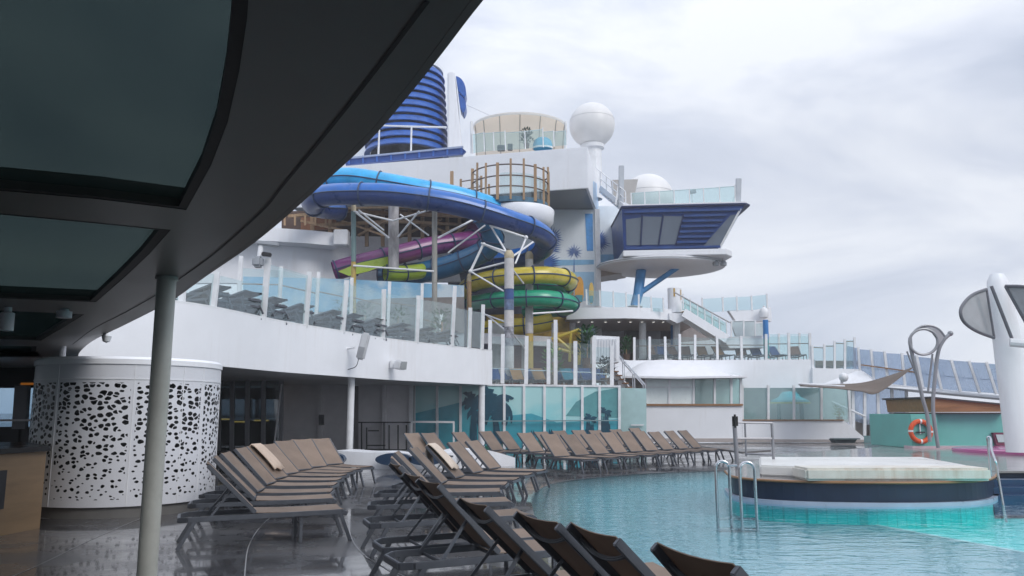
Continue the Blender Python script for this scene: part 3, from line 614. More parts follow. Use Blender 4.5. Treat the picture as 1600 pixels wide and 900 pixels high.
def make_lounger(sling, fm, back_deg=46):
    root = thing('sun_lounger', 'x', 'sun lounger', (0,0,0))
    w = 0.31; zr = 0.36; ca, sa = math.cos(R(back_deg)), math.sin(R(back_deg))
    hy = -0.12; BL = 0.835
    fr_ = MB()
    for s in (-1, 1):
        fr_.bar((s*w,-0.90,zr-0.02),(s*w,0.92,zr),0.035,0.06)
        fr_.bar((s*w,0.92,zr),(s*w,0.985,zr-0.03),0.035,0.055)
        fr_.bar((s*w,-0.90,zr-0.02),(s*(w-0.09),-1.0,zr-0.03),0.035,0.06)
    fr_.bar((-w+0.09,-1.0,zr-0.03),(w-0.09,-1.0,zr-0.03),0.035,0.06)
    fr_.bar((-w,0.97,zr-0.02),(w,0.97,zr-0.02),0.03,0.045)
    fr_.bar((-w,-0.1,zr-0.01),(w,-0.1,zr-0.01),0.03,0.03)
    fr_.bar((-w,-0.62,zr-0.03),(w,-0.62,zr-0.03),0.025,0.025)
    fr_.build('frame', fm, root, bev=0.006)
    for s in (-1, 1):
        MB().bar((s*w,-0.82,zr-0.04),(s*(w+0.01),-1.0,0.0),0.04,0.045).build('leg', fm, root, bev=0.005)
        MB().bar((s*w,0.90,zr-0.02),(s*(w+0.01),1.03,0.0),0.04,0.045).build('leg', fm, root, bev=0.005)
        MB().bar((s*(w-0.03),0.42,zr-0.02),(s*(w-0.03),0.42,0.0),0.035,0.04).build('leg', fm, root, bev=0.005)
        MB().bar((s*(w-0.08),hy-ca*0.42,zr+0.01+sa*0.42),(s*(w-0.02),-0.66,zr-0.01),0.022,0.022).build('support_strut', fm, root)
    sm = MB(); n_ = 10; wi = w-0.012
    vs = []
    for i in range(n_+1):
        y = hy + (0.95-hy)*i/n_
        for j in range(7):
            x = -wi + 2*wi*j/6; sag = 0.018*(1-(x/wi)**2)
            vs.append(Vector((x, y, zr+0.034-sag-0.012*math.sin(math.pi*i/n_))))
    def grid(mm, vs, a, b, th):
        nn_ = len(vs); mm.add(vs + [v - th for v in vs], [(i*b+j, i*b+j+1, (i+1)*b+j+1, (i+1)*b+j) for i in range(a-1) for j in range(b-1)] +
               [(nn_+i*b+j, nn_+(i+1)*b+j, nn_+(i+1)*b+j+1, nn_+i*b+j+1) for i in range(a-1) for j in range(b-1)] +
               [(i*b, (i+1)*b, nn_+(i+1)*b, nn_+i*b) for i in range(a-1)] + [(i*b+b-1, nn_+i*b+b-1, nn_+(i+1)*b+b-1, (i+1)*b+b-1) for i in range(a-1)] +
               [(j, nn_+j, nn_+j+1, j+1) for j in range(b-1)] + [((a-1)*b+j, (a-1)*b+j+1, nn_+(a-1)*b+j+1, nn_+(a-1)*b+j) for j in range(b-1)])
    grid(sm, vs, n_+1, 7, Vector((0,0,0.006))); sm.build('seat_sling', sling, root, True)
    def bp_(u, x, nrm=0.0): return Vector((x, hy - ca*u + sa*nrm, zr+0.02 + sa*u + ca*nrm))
    bf = MB()
    for s in (-1, 1): bf.bar(bp_(0.02, s*(w-0.005)), bp_(BL, s*(w-0.005)), 0.034, 0.05, up=(0,sa,ca))
    c = [bp_(BL-0.10, -w+0.01, 0.0), bp_(BL-0.125, -w*0.5, -0.035), bp_(BL-0.135, 0, -0.045), bp_(BL-0.125, w*0.5, -0.035), bp_(BL-0.10, w-0.01, 0.0)]
    bf.tube(cr(c, 3), 0.014, 8); bf.tube([bp_(0.03,-w,0), bp_(0.03,w,0)], 0.014, 8)
    bf.build('back_frame', fm, root, bev=0.006)
    bs = MB(); vs = []
    for i in range(n_+1):
        u = 0.03 + (BL-0.02)*i/n_
        for j in range(7):
            x = -wi + 0.01 + 2*(wi-0.01)*j/6; vs.append(bp_(u, x, 0.022 - 0.02*(1-(x/wi)**2)))
    grid(bs, vs, n_+1, 7, Vector((0,0.004,0.004))); bs.build('back_sling', sling, root, True)
    return root
protos = [(make_lounger(taupe, frame_m, a_), [False]) for a_ in (45, 46.5, 48, 43.5)]
proto, used = protos[0]
jit = random.Random(21)
def place(src, flag, x, y, ang, label, group, z=0.0):
    """ang: heading of the foot end, degrees from +X"""
    o = src if not flag[0] else copy_tree(src); flag[0] = True
    o.location = (x, y, z); o.rotation_euler = (0, 0, R(ang - 90)); o['label'] = label; o['group'] = group
    return o
def top_place(tx, ty, ang, *a, **k):
    # given the place of the backrest's top edge centre
    pr_, us_ = protos[jit.choice((0, 0, 1, 1, 2, 3))]; ang += jit.uniform(-2.5, 2.5); tx += jit.uniform(-.03, .03); ty += jit.uniform(-.05, .05)
    d = 0.12 + 0.80*math.cos(R(46)); return place(pr_, us_, tx + d*math.cos(R(ang)), ty + d*math.sin(R(ang)), ang, *a, **k)
# left row beside the drum
na = 9; row_a = []; row_b = []
heads = [(-3.75,10.2),(-4.2,11.6),(-4.47,12.9),(-4.7,14.2),(-4.87,15.4),(-4.95,16.6),(-4.97,17.7),(-4.85,18.75),(-4.65,19.7)]
for i, (x, y) in enumerate(heads):
    row_a.append(top_place(x, y, 22 - 62*(i/8), f'{ordinal(i)} taupe lounger back from the camera in the left row beside the perforated drum', 'loungers in the row beside the drum'))
# centre row along the water, near ones seen from behind
spots = [((0.78,3.6),23),((0.47,4.4),21),((0.17,5.07),22),((-0.25,5.93),24),((-0.76,7.26),26),((-1.0,8.06),23),((-1.37,9.75),17),((-1.67,11.4),10),((-1.82,13.0),2),((-1.72,14.4),-6),((-1.5,15.7),-12),((-1.22,17.0),-18),((-0.9,18.2),-22)]
for i, ((x, y), a) in enumerate(spots):
    j = len(spots)
    lab = [f'lounger with dark back to the camera by the water, {ordinal(i)} from bottom right' if i < 6 else f'taupe lounger in the centre row along the pool, {ordinal(i)} back from the camera'][0]
    row_b.append(top_place(x, y, a, lab, 'loungers in the centre row along the pool'))
# far rows
for i in range(9):
    t = i/8; top_place(1.05+5.0*t, 23.2+5.6*t, -50+8*t, f'far lounger in the front row facing the pool, {ordinal(i)} from the left', 'loungers in the far front row')
for i, (px, Y) in enumerate(((820,26.0),(846,26.8),(873,27.6),(903,28.6),(930,29.6),(962,30.6),(990,31.6))):
    c = P(px, 670, Y); top_place(c.x, Y, -48, f'far lounger in the rear row before the teal glass, {ordinal(i)} from the left', 'loungers in the far rear row')
for i, (px, Y) in enumerate(((645,25.0),(669,25.2),(718,26.3),(757,26.8),(785,27.4))):
    c = P(px, 674, Y); top_place(c.x, Y, -38, f'shaded lounger under the palm glass, {ordinal(i)} from the left beside the balcony column', 'loungers in the shade by the palm glass')
# loungers folded flat in pairs on the balcony
grey_s = sling_mat('grey_sling', (0.16,0.145,0.135)); flatp = make_lounger(grey_s, frame_m, 12); fused = [False]
for i, px in enumerate((300,350,392,440,490,520,560,600,640,676)):
    Y = YF(px) + 1.7; c = P(px, 500, Y)
    for lv in range(2):
        place(flatp, fused, c.x + 0.05*lv, Y, 152 + 3*((i*7) % 3), f'{"upper" if lv else "lower"} grey lounger of the {ordinal(i)} folded pair behind the balcony glass from the canopy', 'folded loungers on the balcony', FT-0.05+0.16*lv)
# coloured loungers on the far upper decks
blue_s = sling_mat('blue_sling', (0.015,0.07,0.22)); oran_s = sling_mat('orange_sling', (0.36,0.20,0.08)); brown_s = sling_mat('brown_sling', (0.17,0.10,0.07)); teal_s = sling_mat('teal_sling', (0.03,0.22,0.30))
prot = {}
def deck_lounger(kind, px, py, Y, ang, lab, group, z=None):
    if kind not in prot: prot[kind] = (make_lounger({'blue':blue_s,'orange':oran_s,'brown':brown_s,'teal':teal_s}[kind], frame_m), [False])
    c = P(px, py, Y); pr, fl = prot[kind]
    place(pr, fl, c.x, Y, ang, lab, group, c.z if z is None else z)

for pr_, us_ in protos:
    if not us_[0]:
        for ch in list(pr_.children): bpy.data.objects.remove(ch)
        bpy.data.objects.remove(pr_)
# draped towels
def drape(o, lab, key, col, off):
    h = o.rotation_euler.z + R(90); d = Vector((math.cos(h), math.sin(h), 0)); sd = Vector((-d.y, d.x, 0))
    top = Vector(o.location) - d*(0.12+0.80*math.cos(R(46))) + Vector((0,0,0.975)); ca, sa = math.cos(R(46)), math.sin(R(46)); pr_ = []
    for u in (0.62,0.5,0.36,0.22,0.1,0.03): pr_.append(d*(ca*u+0.045) + Vector((0,0,-sa*u+0.035)))
    pr_ += [Vector((0,0,0.05)), d*-0.05+Vector((0,0,0.0)), d*-0.075+Vector((0,0,-0.12)), d*-0.07+Vector((0,0,-0.28)), d*-0.04+Vector((0,0,-0.45))]
    m = MB(); vs = []; W_ = 9
    for i, p in enumerate(pr_):
        for q in range(W_): vs.append(top + p + sd*(off-0.21+0.42*q/(W_-1)+0.025*math.sin(i*0.9)) + d*(0.012*math.sin(q*1.7+i*0.6)) + Vector((0,0,0.03*math.sin(q*0.8) if i in (0, len(pr_)-1) else 0)))
    m.add(vs, [(i*W_+q, i*W_+q+1, (i+1)*W_+q+1, (i+1)*W_+q) for i in range(len(pr_)-1) for q in range(W_-1)])
    t = tag(m.build('towel', M('towel_'+key, col, 0.9, var=0.15, scale=6, bump=0.5, bscale=60), None, True), lab, 'towel'); t.modifiers.new('thickness', 'SOLIDIFY').thickness = 0.018
drape(row_a[4], 'peach towel draped over a lounger back in the left row', 'peach', (0.56,0.44,0.35), 0.08)
drape(row_b[10], 'cream towel draped over a lounger back in the centre row', 'cream', (0.62,0.52,0.43), -0.05)
# ================================================================== WHITE WHIRLPOOL SURROUND
wp = thing('whirlpool_surround', 'low white moulded whirlpool surround behind the lounger rows', 'whirlpool', P(640,735,22))
top = []; bot = []
for i in range(41):
    t = i/40; px = 470 + 335*t; Y = 24.2 - 1.0*math.sin(math.pi*t) + 0.8*t
    z = 0.50 + 0.10*math.sin(t*9.0) + 0.05*math.sin(t*17)
    c = P(px, 645, Y); bot.append(Vector((c.x, Y, 0))); top.append(Vector((c.x, Y, max(0.06, z*math.sin(math.pi*(0.04+0.92*t))**0.35))))
mw = MB(); mw.wall(bot, top, 1.1); mw.build('shell', white, wp, True, ang=60)
for px, ww in ((615,28),(520,18),(665,26)):
    c = P(px, 716, 23.05); MB().lathe((c.x, c.y, 0.33), [(0.001,0.0),(1,0)], 24, sx=ww/1250*23, sy=0.001).build('oval_recess', M('oval_navy',(0.015,0.04,0.085),0.3), wp) if False else None
    pts = [Vector((c.x + ww/1250*23*math.cos(a_), 23.0, 0.30+0.17*math.sin(a_))) for a_ in [2*math.pi*k/24 for k in range(24)]]
    MB().prism(pts, (0,0.35,0)).build('oval_recess', M('oval_navy',(0.015,0.04,0.085),0.3), wp)

# ================================================================== PLATFORM AND RIGHT SIDE
PZ = 0.42
pl_poly = [G(x, y, PZ) for x, y in ((1133,735),(1138,740),(1147,743.5),(1180,747.5),(1260,751),(1400,752.5),(1500,751),(1540,748),(1553,744),(1558,738))]
pl_poly = cr(pl_poly, 5)
plat_xy = pl_poly + [Vector((9.6,16.8,PZ)), Vector((16,16.8,PZ)), Vector((24,15,PZ)), Vector((24,36,PZ)), Vector((17,36,PZ)), Vector((12.6,28.2,PZ)), Vector((7.6,23.5,PZ))]
plat = thing('pool_platform', 'raised pool platform with dark blue side and teak edge', 'platform', (9, 20, 0))
MB().prism([Vector((p.x,p.y,PZ-0.04)) for p in plat_xy], (0,0,0.04)).build('platform_top', M('platform_top', (0.27,0.25,0.245), 0.14, var=0.15, scale=0.8), plat)
ins = [p for p in plat_xy]
cen = sum(plat_xy, Vector((0,0,0)))/len(plat_xy)
def shrink(poly, d):
    res = []; n_ = len(poly)
    for i in range(n_):
        t = (poly[(i+1) % n_] - poly[i-1]).normalized(); res.append(poly[i] + Vector((-t.y, t.x, 0))*d)
    return res
n = len(plat_xy); sh = shrink(plat_xy, 0.05)
MB().prism([Vector((p.x,p.y,-0.03)) for p in sh], (0,0,PZ-0.012)).build('side_wall', M('platform_navy', (0.006,0.018,0.045), 0.4, var=0.2), plat)
st = [p for p in pl_poly]
a = off([Vector((p.x,p.y,0)) for p in st], 0.0)
MB().tube([Vector((p.x,p.y,PZ-0.022)) for p in cr(pl_poly,3)], 0.024, 8).build('teak_edge', teak, plat, True)
uw = [Vector((p.x,p.y,0)) for p in shrink(plat_xy, 0.06)[:len(pl_poly)]]
mm = MB(); mm.wall([p+Vector((0,0,-0.36)) for p in uw], [p+Vector((0,0,-0.035)) for p in uw], 0.05); mm.build('underwater_tiles', deep_m, plat)
lo = shrink(plat_xy, -0.03); lo = [Vector((p.x,p.y,0)) for p in lo[:len(pl_poly)]]
mm = MB(); mm.wall([p+Vector((0,0,-0.04)) for p in lo], [p+Vector((0,0,0.06)) for p in lo], 0.09); mm.build('waterline_rim', M('rim_blue', (0.40,0.46,0.58), 0.3), plat)
# dark steps to the right
stp = thing('pool_steps', 'dark blue pool steps at the right edge beyond the handrail', 'steps', (10.5,16,0))
for k in range(3):
    MB().box(9.2+0.0, 16, 15.2-0.35*k+0.7, 16.75, -0.3, 0.40-0.13*k-0.004*0) if False else None
    y0 = 16.1-0.32*k
    MB().box(9.05, 16, y0, y0+0.315, -0.3, 0.30-0.12*k).build('step', M('step_navy',(0.015,0.05,0.12),0.3), stp)
# white padded block
pad = thing('padded_block', 'large cream white padded sunbathing block on the pool platform', 'platform', P(1340,745,15.5))
cream = M('cream_vinyl', (0.74,0.73,0.70), 0.3, var=0.14, scale=1.2, streak=0.3, scol=(0.5,0.36,0.28))
q = [G(x, y, 0.62) for x, y in ((1186,714),(1440,714),(1512,727),(1500,731),(1300,731),(1187,727))]
MB().prism([Vector((p.x,p.y,PZ+0.002)) for p in q], (0,0,0.2)).build('main_cushion', cream, pad, bev=0.03)
f0 = G(1237,731,0.60); f1 = G(1513,731,0.60)
MB().box(f0.x, f1.x, 14.32, 15.05, PZ+0.003, 0.645).build('front_cushion', M('cream_vinyl_aged', (0.68,0.65,0.58), 0.45, var=0.15, scale=1.5, streak=0.55, scol=(0.40,0.25,0.13)), pad, bev=0.04)
# pool ladder hoops
lad = thing('pool_ladder', 'shiny steel pool ladder with two hooped handrails standing in the water', 'ladder', G(1145,795,0))
def hoop(x0, x1, Y, ztop, par, z0=-0.3, nm='hoop'):
    a = P(x0, 645, Y).x; b = P(x1, 645, Y).x; r = (b-a)/2; pts = [Vector((a,Y,z0)), Vector((a,Y,ztop-r))]
    for k in range(1, 10): an = math.pi - math.pi*k/10; pts.append(Vector(((a+b)/2 + r*math.cos(an), Y + 0.0, ztop - r + r*math.sin(an))))
    pts += [Vector((b,Y,ztop-r)), Vector((b,Y,z0))]
    MB().tube(pts, 0.026, 12).build(nm, steel, par, True)
hoop(1115,1136,13.7,0.80,lad); hoop(1152,1175,13.4,0.80,lad)
MB().tube([P(1136,727,13.7), P(1152,727,13.45)], 0.018, 8).build('tie_bar', steel, lad, True)
for k in range(2): MB().bar(Vector((P(1116,645,13.55).x,13.55,-0.12-0.16*k)), Vector((P(1174,645,13.55).x,13.55,-0.12-0.16*k)), 0.12, 0.03).build('tread', steel, lad)
rl = thing('pool_handrail', 'single steel handrail at the right end of the platform', 'handrail', G(1555,795,0))
a = P(1543,684,15.4); b = P(1556,722,14.6)
MB().tube(cr([Vector((a.x,15.4,PZ)), a+Vector((0,0,-0.12)), a, a+Vector((0.02,-0.06,-0.01)), (a+b)/2, b+Vector((0,0.02,0.04)), b+Vector((0.005,0,-0.06)), Vector((b.x+0.02,14.55,0.1)), Vector((b.x+0.03,14.5,-0.3))], 5), 0.022, 10).build('rail', steel, rl, True)
# pipe gate / pool lift frame
gt = thing('pipe_gate', 'grey pipe gate with a black handset on its post by the platform', 'gate', P(1150,737,17.2))
gm_ = M('pipe_grey', (0.28,0.28,0.30), 0.35, 0.4)
MB().tube([Vector((P(1149,645,17.2).x,17.2,0.2)), P(1147,655,17.2)], 0.045, 10).build('post', gm_, gt, True)
MB().tube([P(1209,722,17.4), P(1206,661,17.4)], 0.03, 10).build('post', gm_, gt, True)
MB().tube([P(1166,713,17.9), P(1164,661,17.9)], 0.022, 8).build('post', gm_, gt, True)
for ya, yb_ in ((660,661),(685,685)): MB().tube([P(1148,ya,17.2), P(1207,yb_,17.4)], 0.022, 8).build('rail', gm_, gt, True)
MB().tube([P(1166,709,17.9), P(1208,711,17.4)], 0.02, 8).build('rail', gm_, gt, True)
c = P(1148.5,658,17.1); MB().box(c.x-0.06,c.x+0.06,c.y-0.05,c.y+0.05,c.z-0.14,c.z+0.14).build('handset', black, gt, bev=0.04)
# bench plank near gate
plk = thing('diving_plank', 'low dark plank ramp lying on the wet deck before the white wall', 'plank', P(1150,702,30))
MB().prism([P(1095,697,31), P(1205,703,26.5), P(1160,706,25.5), P(1110,699,29)], (0,0,-0.06)).build('board', M('plank_grey',(0.16,0.15,0.15),0.4), plk)
bx = thing('floor_box', 'small dark teal box on the wet floor by the white wall', 'box', P(1325,692,42))
MB().prism([P(1302,686,42), P(1340,686,42), P(1335,692,42), P(1306,692,42)], (0,0.6,0)).build('body', M('box_teal',(0.06,0.10,0.11),0.4), bx)
MB().bar(P(1300,685.5,41.9), P(1341,685.5,41.9), 0.5, 0.06, up=(0,0,1)).build('lid', M('box_teal2',(0.10,0.15,0.16),0.35), bx)

# mint bar box with wooden roof and life ring
mb = thing('mint_kiosk', 'mint green bar kiosk with a wooden roof fascia', 'kiosk', P(1500,697,27.6))
k0 = P(1420,697,27.6); k1 = P(1585,697,27.6)
kz1 = P(1500,646,27.6).z
MB().box(k0.x, P(1462,697,27.6).x, 27.35, 30.5, PZ+0.001, kz1-0.02).build('corner_block', mint, mb, bev=0.02)
MB().box(P(1462.5,697,27.6).x, k1.x+0.3, 27.6, 30.5, PZ+0.06, kz1).build('body', mint, mb, bev=0.01)
MB().box(k0.x-0.02, k1.x+0.3, 27.3, 27.9, PZ+0.0005, PZ+0.08).build('skirting', M('pink_white',(0.62,0.48,0.52),0.4), mb)
MB().prism([P(1456,621,27.3), P(1572,632,27.3), P(1572,643.5,27.3), P(1460,644,27.3)], (0,3.4,0)).build('roof_fascia', teak, mb)
MB().prism([P(1454,619.5,27.2), P(1574,631,27.2), P(1574,633.5,27.2), P(1454,622,27.2)], (0,3.6,0)).build('roof_cap', M('roof_dark',(0.05,0.045,0.05),0.5), mb)
MB().prism([P(1460,644.5,27.25), P(1574,644.5,27.25), P(1574,646.5,27.25), P(1460,646.5,27.25)], (0,3.3,0)).build('dark_strip', M('strip_brown',(0.03,0.018,0.012),0.5), mb)  # solid dark brown strip along the underside of the roof fascia
MB().prism([P(1552,676,27.45), P(1580,676,27.45), P(1580,696,27.45), P(1557,696,27.45)], (0,0.13,0)).build('hatch_frame', M('maroon',(0.18,0.04,0.08),0.4), mb)
MB().prism([P(1556,679,27.42), P(1580,679,27.42), P(1580,691,27.42), P(1560,691,27.42)], (0,0.02,0)).build('hatch', M('hatch_pale',(0.5,0.6,0.6),0.3), mb)
lr = P(1438.5,674,27.27); ring = thing('life_ring', 'orange life ring with white bands hung on the mint kiosk', 'life ring', lr)
orange = M('ring_orange', (0.72,0.10,0.025), 0.5, var=0.15, scale=5)
pts = [lr + Vector((0.335*math.cos(a_), 0, 0.335*math.sin(a_))) for a_ in [2*math.pi*k/48 for k in range(48)]]
MB().tube(pts, 0.078, 14, closed=True).build('ring', orange, ring, True)
for k in range(4):
    a0 = R(88+90*k); pts = [lr + Vector((0.335*math.cos(a0+0.09*j), 0, 0.335*math.sin(a0+0.09*j))) for j in range(-1,2)]
    MB().tube(pts, 0.082, 14).build('white_band', white2, ring, True)
MB().bar(lr+Vector((0,0.03,0.4)), lr+Vector((0,0.03,-0.08)), 0.03).build('bracket', white2, ring)
MB().bar(lr+Vector((-0.15,0.03,-0.03)), lr+Vector((0.15,0.03,-0.03)), 0.04).build('bracket_arm', dark, ring)
# pink stage
pk = thing('pink_stage', 'low glossy pink round stage at the foot of the white mast', 'stage', G(1600,704,0.5))
c = G(1610,702,0.5); MB().lathe((c.x,c.y,PZ+0.002), [(0.001,0.10),(2.05,0.10),(2.12,0.08),(2.12,0.0)], 48).build('base', M('pink_gloss',(0.55,0.16,0.36),0.15), pk, True)
# white mast with shade wings
ms_ = thing('shade_mast', 'tall white tapering mast with grey fabric shade wings', 'mast', G(1610,702,0.5))
Ym = 22.6
b_l, b_r = P(1573,700,Ym), P(1628,700,Ym); t_l, t_r = P(1541,440,Ym), P(1577,440,Ym)
mm = MB(); ring_pts = []
bc = (b_l+b_r)/2; tcp = (t_l+t_r)/2; br_ = (b_r-b_l).x/2; tr_ = (t_r-t_l).x/2
ns = 20; lev = 12; vs = []
bc.z = PZ+0.10
for i in range(lev+1):
    t = i/lev; c = bc + (tcp-bc)*t; rr = br_ + (tr_-br_)*t
    if t > 0.97: rr *= 0.9
    for k in range(ns):
        an = 2*math.pi*k/ns; vs.append(c + Vector((rr*math.cos(an), rr*0.7*math.sin(an), 0)))
cap = tcp + Vector((0,0,0.22)); vs2 = [cap + Vector((tr_*0.55*math.cos(2*math.pi*k/ns), tr_*0.4*math.sin(2*math.pi*k/ns), 0)) for k in range(ns)]
vs += vs2
mm.add(vs, [(i*ns+k, i*ns+(k+1) % ns, (i+1)*ns+(k+1) % ns, (i+1)*ns+k) for i in range(lev+1) for k in range(ns)] + [tuple(range((lev+1)*ns, (lev+2)*ns))])
mm.build('shaft', white, ms_, True)
fabric = M('shade_fabric', (0.40,0.40,0.42), 0.8, var=0.1)
wingframe = M('wing_frame', (0.13,0.13,0.15), 0.35)
wl = cr([P(x, y, Y_) for x, y, Y_ in ((1541,452,22.4),(1519,461,22.0),(1504,477,21.7),(1501,491,21.6),(1508,505,21.7),(1527,518,22.0),(1553,528,22.3))], 5)
def fan(m, pts, th): m.prism(pts, th)
f_ = MB(); f_.prism(wl, (0,0.03,0)); f_.build('wing_fabric', fabric, ms_)
MB().tube(wl, 0.045, 8).build('wing_frame', wingframe, ms_, True)
MB().tube([wl[0], wl[-1]], 0.04, 8).build('wing_frame', wingframe, ms_, True)
wr = cr([P(x, y, Y_) for x, y, Y_ in ((1571,447,22.0),(1600,448,21.6),(1640,455,21.3),(1665,480,21.2),(1650,515,21.4),(1612,520,21.8))], 5)
MB().prism(wr, (0,0.03,0)).build('wing_fabric', fabric, ms_)
MB().tube(wr, 0.045, 8).build('wing_frame', wingframe, ms_, True)
MB().tube([wr[0], wr[-1]], 0.045, 8).build('wing_frame', wingframe, ms_, True)
MB().tube([P(1549,447,21.85), P(1581,529,21.85)], 0.045, 8).build('wing_arm', wingframe, ms_, True)
MB().tube([P(1578,535,21.8), P(1612,538,21.6)], 0.12, 10).build('bracket', white2, ms_, True)
# ring-shaped shade sculpture
rs = thing('ring_sculpture', 'grey curved steel sculpture with an open ring and fabric crescent', 'sculpture', P(1455,690,26.5))
gmS = M('sculpt_grey', (0.30,0.31,0.33), 0.35, 0.3)
rp_ = [P(1443+22*math.cos(a_)*1.0, 534+20*math.sin(a_), 26.3) for a_ in [2*math.pi*k/36 for k in range(36)]]
MB().tube(rp_, 0.045, 10, closed=True).build('ring', gmS, rs, True)
leg1 = cr([P(x, y, 26.4) for x, y in ((1422,528),(1424,548),(1432,580),(1441,620),(1449,650),(1453,690))], 6)
leg2 = cr([P(x, y, 26.4) for x, y in ((1484,522),(1474,532),(1466,550),(1461,590),(1458,640),(1466,700))], 6)
MB().tube(leg1, 0.06, 10).build('leg', gmS, rs, True); MB().tube(leg2, 0.06, 10).build('leg', gmS, rs, True)
MB().tube([P(1457,553,26.8), P(1450,612,26.8)], 0.035, 8).build('strut', gmS, rs, True)
MB().tube([P(1417,549,26.8), P(1440,608,26.8)], 0.03, 8).build('strut', gmS, rs, True)
cres = [P(1424,526,26.35), P(1430,516,26.35), P(1442,509,26.3), P(1456,509,26.3), P(1468,515,26.3), P(1476,526,26.3), P(1470,535,26.3), P(1466,540,26.3), P(1464,530,26.3), P(1457,520,26.3), P(1446,514.5,26.3), P(1434,517,26.35)]
MB().prism(cres, (0,0.05,0)).build('fabric_crescent', fabric, rs)
MB().tube(cr([P(1424,526,26.3), P(1430,516,26.3), P(1442,509,26.3), P(1456,509,26.3), P(1468,515,26.3), P(1477,526,26.3)],4), 0.03, 8).build('rim', gmS, rs, True)
MB().sphere(P(1485,521,26.4), 0.09, 12, 8).build('end_knob', gmS, rs, True)

# right-hand windscreens
sp1 = [(1318,593,1322,534,46.5),(1345,598,1341,543,46),(1366,600,1361,546,45.5),(1388,602,1382,549,45),(1414,604,1409,552,44.5),(1442,606,1432,555,44),(1471,609,1459,559,43.5),(1501,612,1486,562,43),(1531,614,1514,564,42.5),(1557,616,1541,566,42),(1590,618,1572,569,41.5),(1625,621,1606,572,41)]
glass_rail('side_windscreen', 'tall bluish glass windscreen along the ship side on the right', sp1, 0.13, screen, white2, 0.02, 0.98, cat='windscreen', rail=0.45, railm=white2)
sp2 = [(1334,655+30,1332,594,45.8),(1351,690,1351,598,45.6),(1374,690,1371,602,45.4),(1397,690,1393,604,45.2),(1418,690,1416,607,45)]
glass_rail('lower_windscreen', 'lower glass screen with white posts under the side walkway', sp2, 0.15, screen, white2, 0.3, 0.98, cat='windscreen')
sw = thing('side_walkway', 'white sloping walkway edge between the side windscreens', 'walkway', P(1400,600,45))
MB().prism([P(1270,575,46), P(1345,577,46), P(1375,598,45), P(1445,606,44), P(1640,625,41.2), P(1640,630,41.2), P(1445,612,44), P(1375,604,45), P(1270,606,46)], (0,1.2,0)).build('fascia', white, sw)
MB().bar(P(1345,570,45.6), P(1440,583,44), 0.07).build('handrail', teak, sw)
lw_ = thing('planter_seats', 'beige seating blocks behind the lower glass screen', 'bench', P(1370,690,45.9))
for i in range(4): slab('seat_block', M('beige_seat',(0.30,0.26,0.23),0.6), lw_, [(1335+23*i,655),(1352+23*i,655),(1352+23*i,688),(1335+23*i,688)], 46.3, 0.6)
slab('low_wall', M('teal_low',(0.14,0.25,0.26),0.3), lw_, [(1350,681),(1422,681),(1422,692),(1350,692)], 44.6, 0.3)
# shade sail
sail = []
ss = thing('shade_sail', 'brown fabric shade sail stretched to a point by the ring sculpture', 'sail', P(1340,605,43))
g0 = cr([P(1248,599,44), P(1300,600,43.2), P(1345,598,42), P(1385,588,41), P(1425,574,40)], 6)
g1 = cr([P(1252,603,42.5), P(1300,606,41), P(1345,611,39.5), P(1372,613,39), P(1425,575,40)], 6)
m = MB(); nn_ = len(g0); vs = []
for a_, b_ in zip(g0, g1):
    for j in range(5): vs.append(a_ + (b_-a_)*j/4 + Vector((0,0,-0.25*math.sin(math.pi*j/4)*(a_-b_).length*0.12)))
m.add(vs, [(i*5+j, i*5+j+1, (i+1)*5+j+1, (i+1)*5+j) for i in range(nn_-1) for j in range(4)])
so_ = m.build('fabric', M('sail_brown',(0.15,0.115,0.092),0.8), ss, True); so_.modifiers.new('thickness','SOLIDIFY').thickness = 0.03
MB().tube([P(1248,600,43.5), P(1320,604,42)], 0.07, 8).build('boom', white2, ss, True)
fl = P(1312,590,45.5); fo = thing('deck_floodlight', 'round white floodlight on the white deck edge above the shade sail', 'floodlight', fl)
MB().sphere(fl+Vector((0.1,-0.3,0)), 0.26, 14, 10).build('lamp_head', white2, fo, True); MB().bar(fl+Vector((0,-0.2,-0.1)), fl+Vector((0.05,-0.2,-0.55)), 0.12).build('bracket', greywall, fo)

# ================================================================== TEAL PALM GLASS
def teal_mat():
    m = bpy.data.materials.new('teal_printed_glass'); m.use_nodes = True; t = m.node_tree; b = t.nodes['Principled BSDF']
    b.inputs['Roughness'].default_value = 0.12
    tcn = N(t, 'ShaderNodeTexCoord'); sp = N(t, 'ShaderNodeSeparateXYZ'); nz = N(t, 'ShaderNodeTexNoise', i_Scale=0.55, i_Detail=3.0, i_Distortion=0.8)
    k = t.links.new; k(tcn.outputs['Object'], sp.inputs[0]); k(tcn.outputs['Object'], nz.inputs['Vector'])
    ad = N(t, 'ShaderNodeMath', operation='MULTIPLY_ADD'); ad.inputs[1].default_value = 0.28; k(sp.outputs[2], ad.inputs[0]); k(nz.outputs[0], ad.inputs[2])
    r = N(t, 'ShaderNodeValToRGB'); el = r.color_ramp.elements
    el[0].position = 0.40; el[0].color = (0.06, 0.32, 0.36, 1); el[1].position = 1.05; el[1].color = (0.42, 0.70, 0.70, 1)
    x = el.new(0.66); x.color = (0.12, 0.50, 0.57, 1); x = el.new(0.85); x.color = (0.28, 0.64, 0.67, 1)
    k(ad.outputs[0], r.inputs[0]); k(r.outputs[0], b.inputs['Base Color']); return m
tm = teal_mat()
YT = 36.0
tg = thing('palm_glass_wall', 'teal printed glass wall with dark palm tree silhouettes', 'glass wall', P(810,700,YT))
mull = [647,683,719.5,753,788,819,851,882,910,937,968]
def ty(px): return 601.5 + (px-647)*0.0115
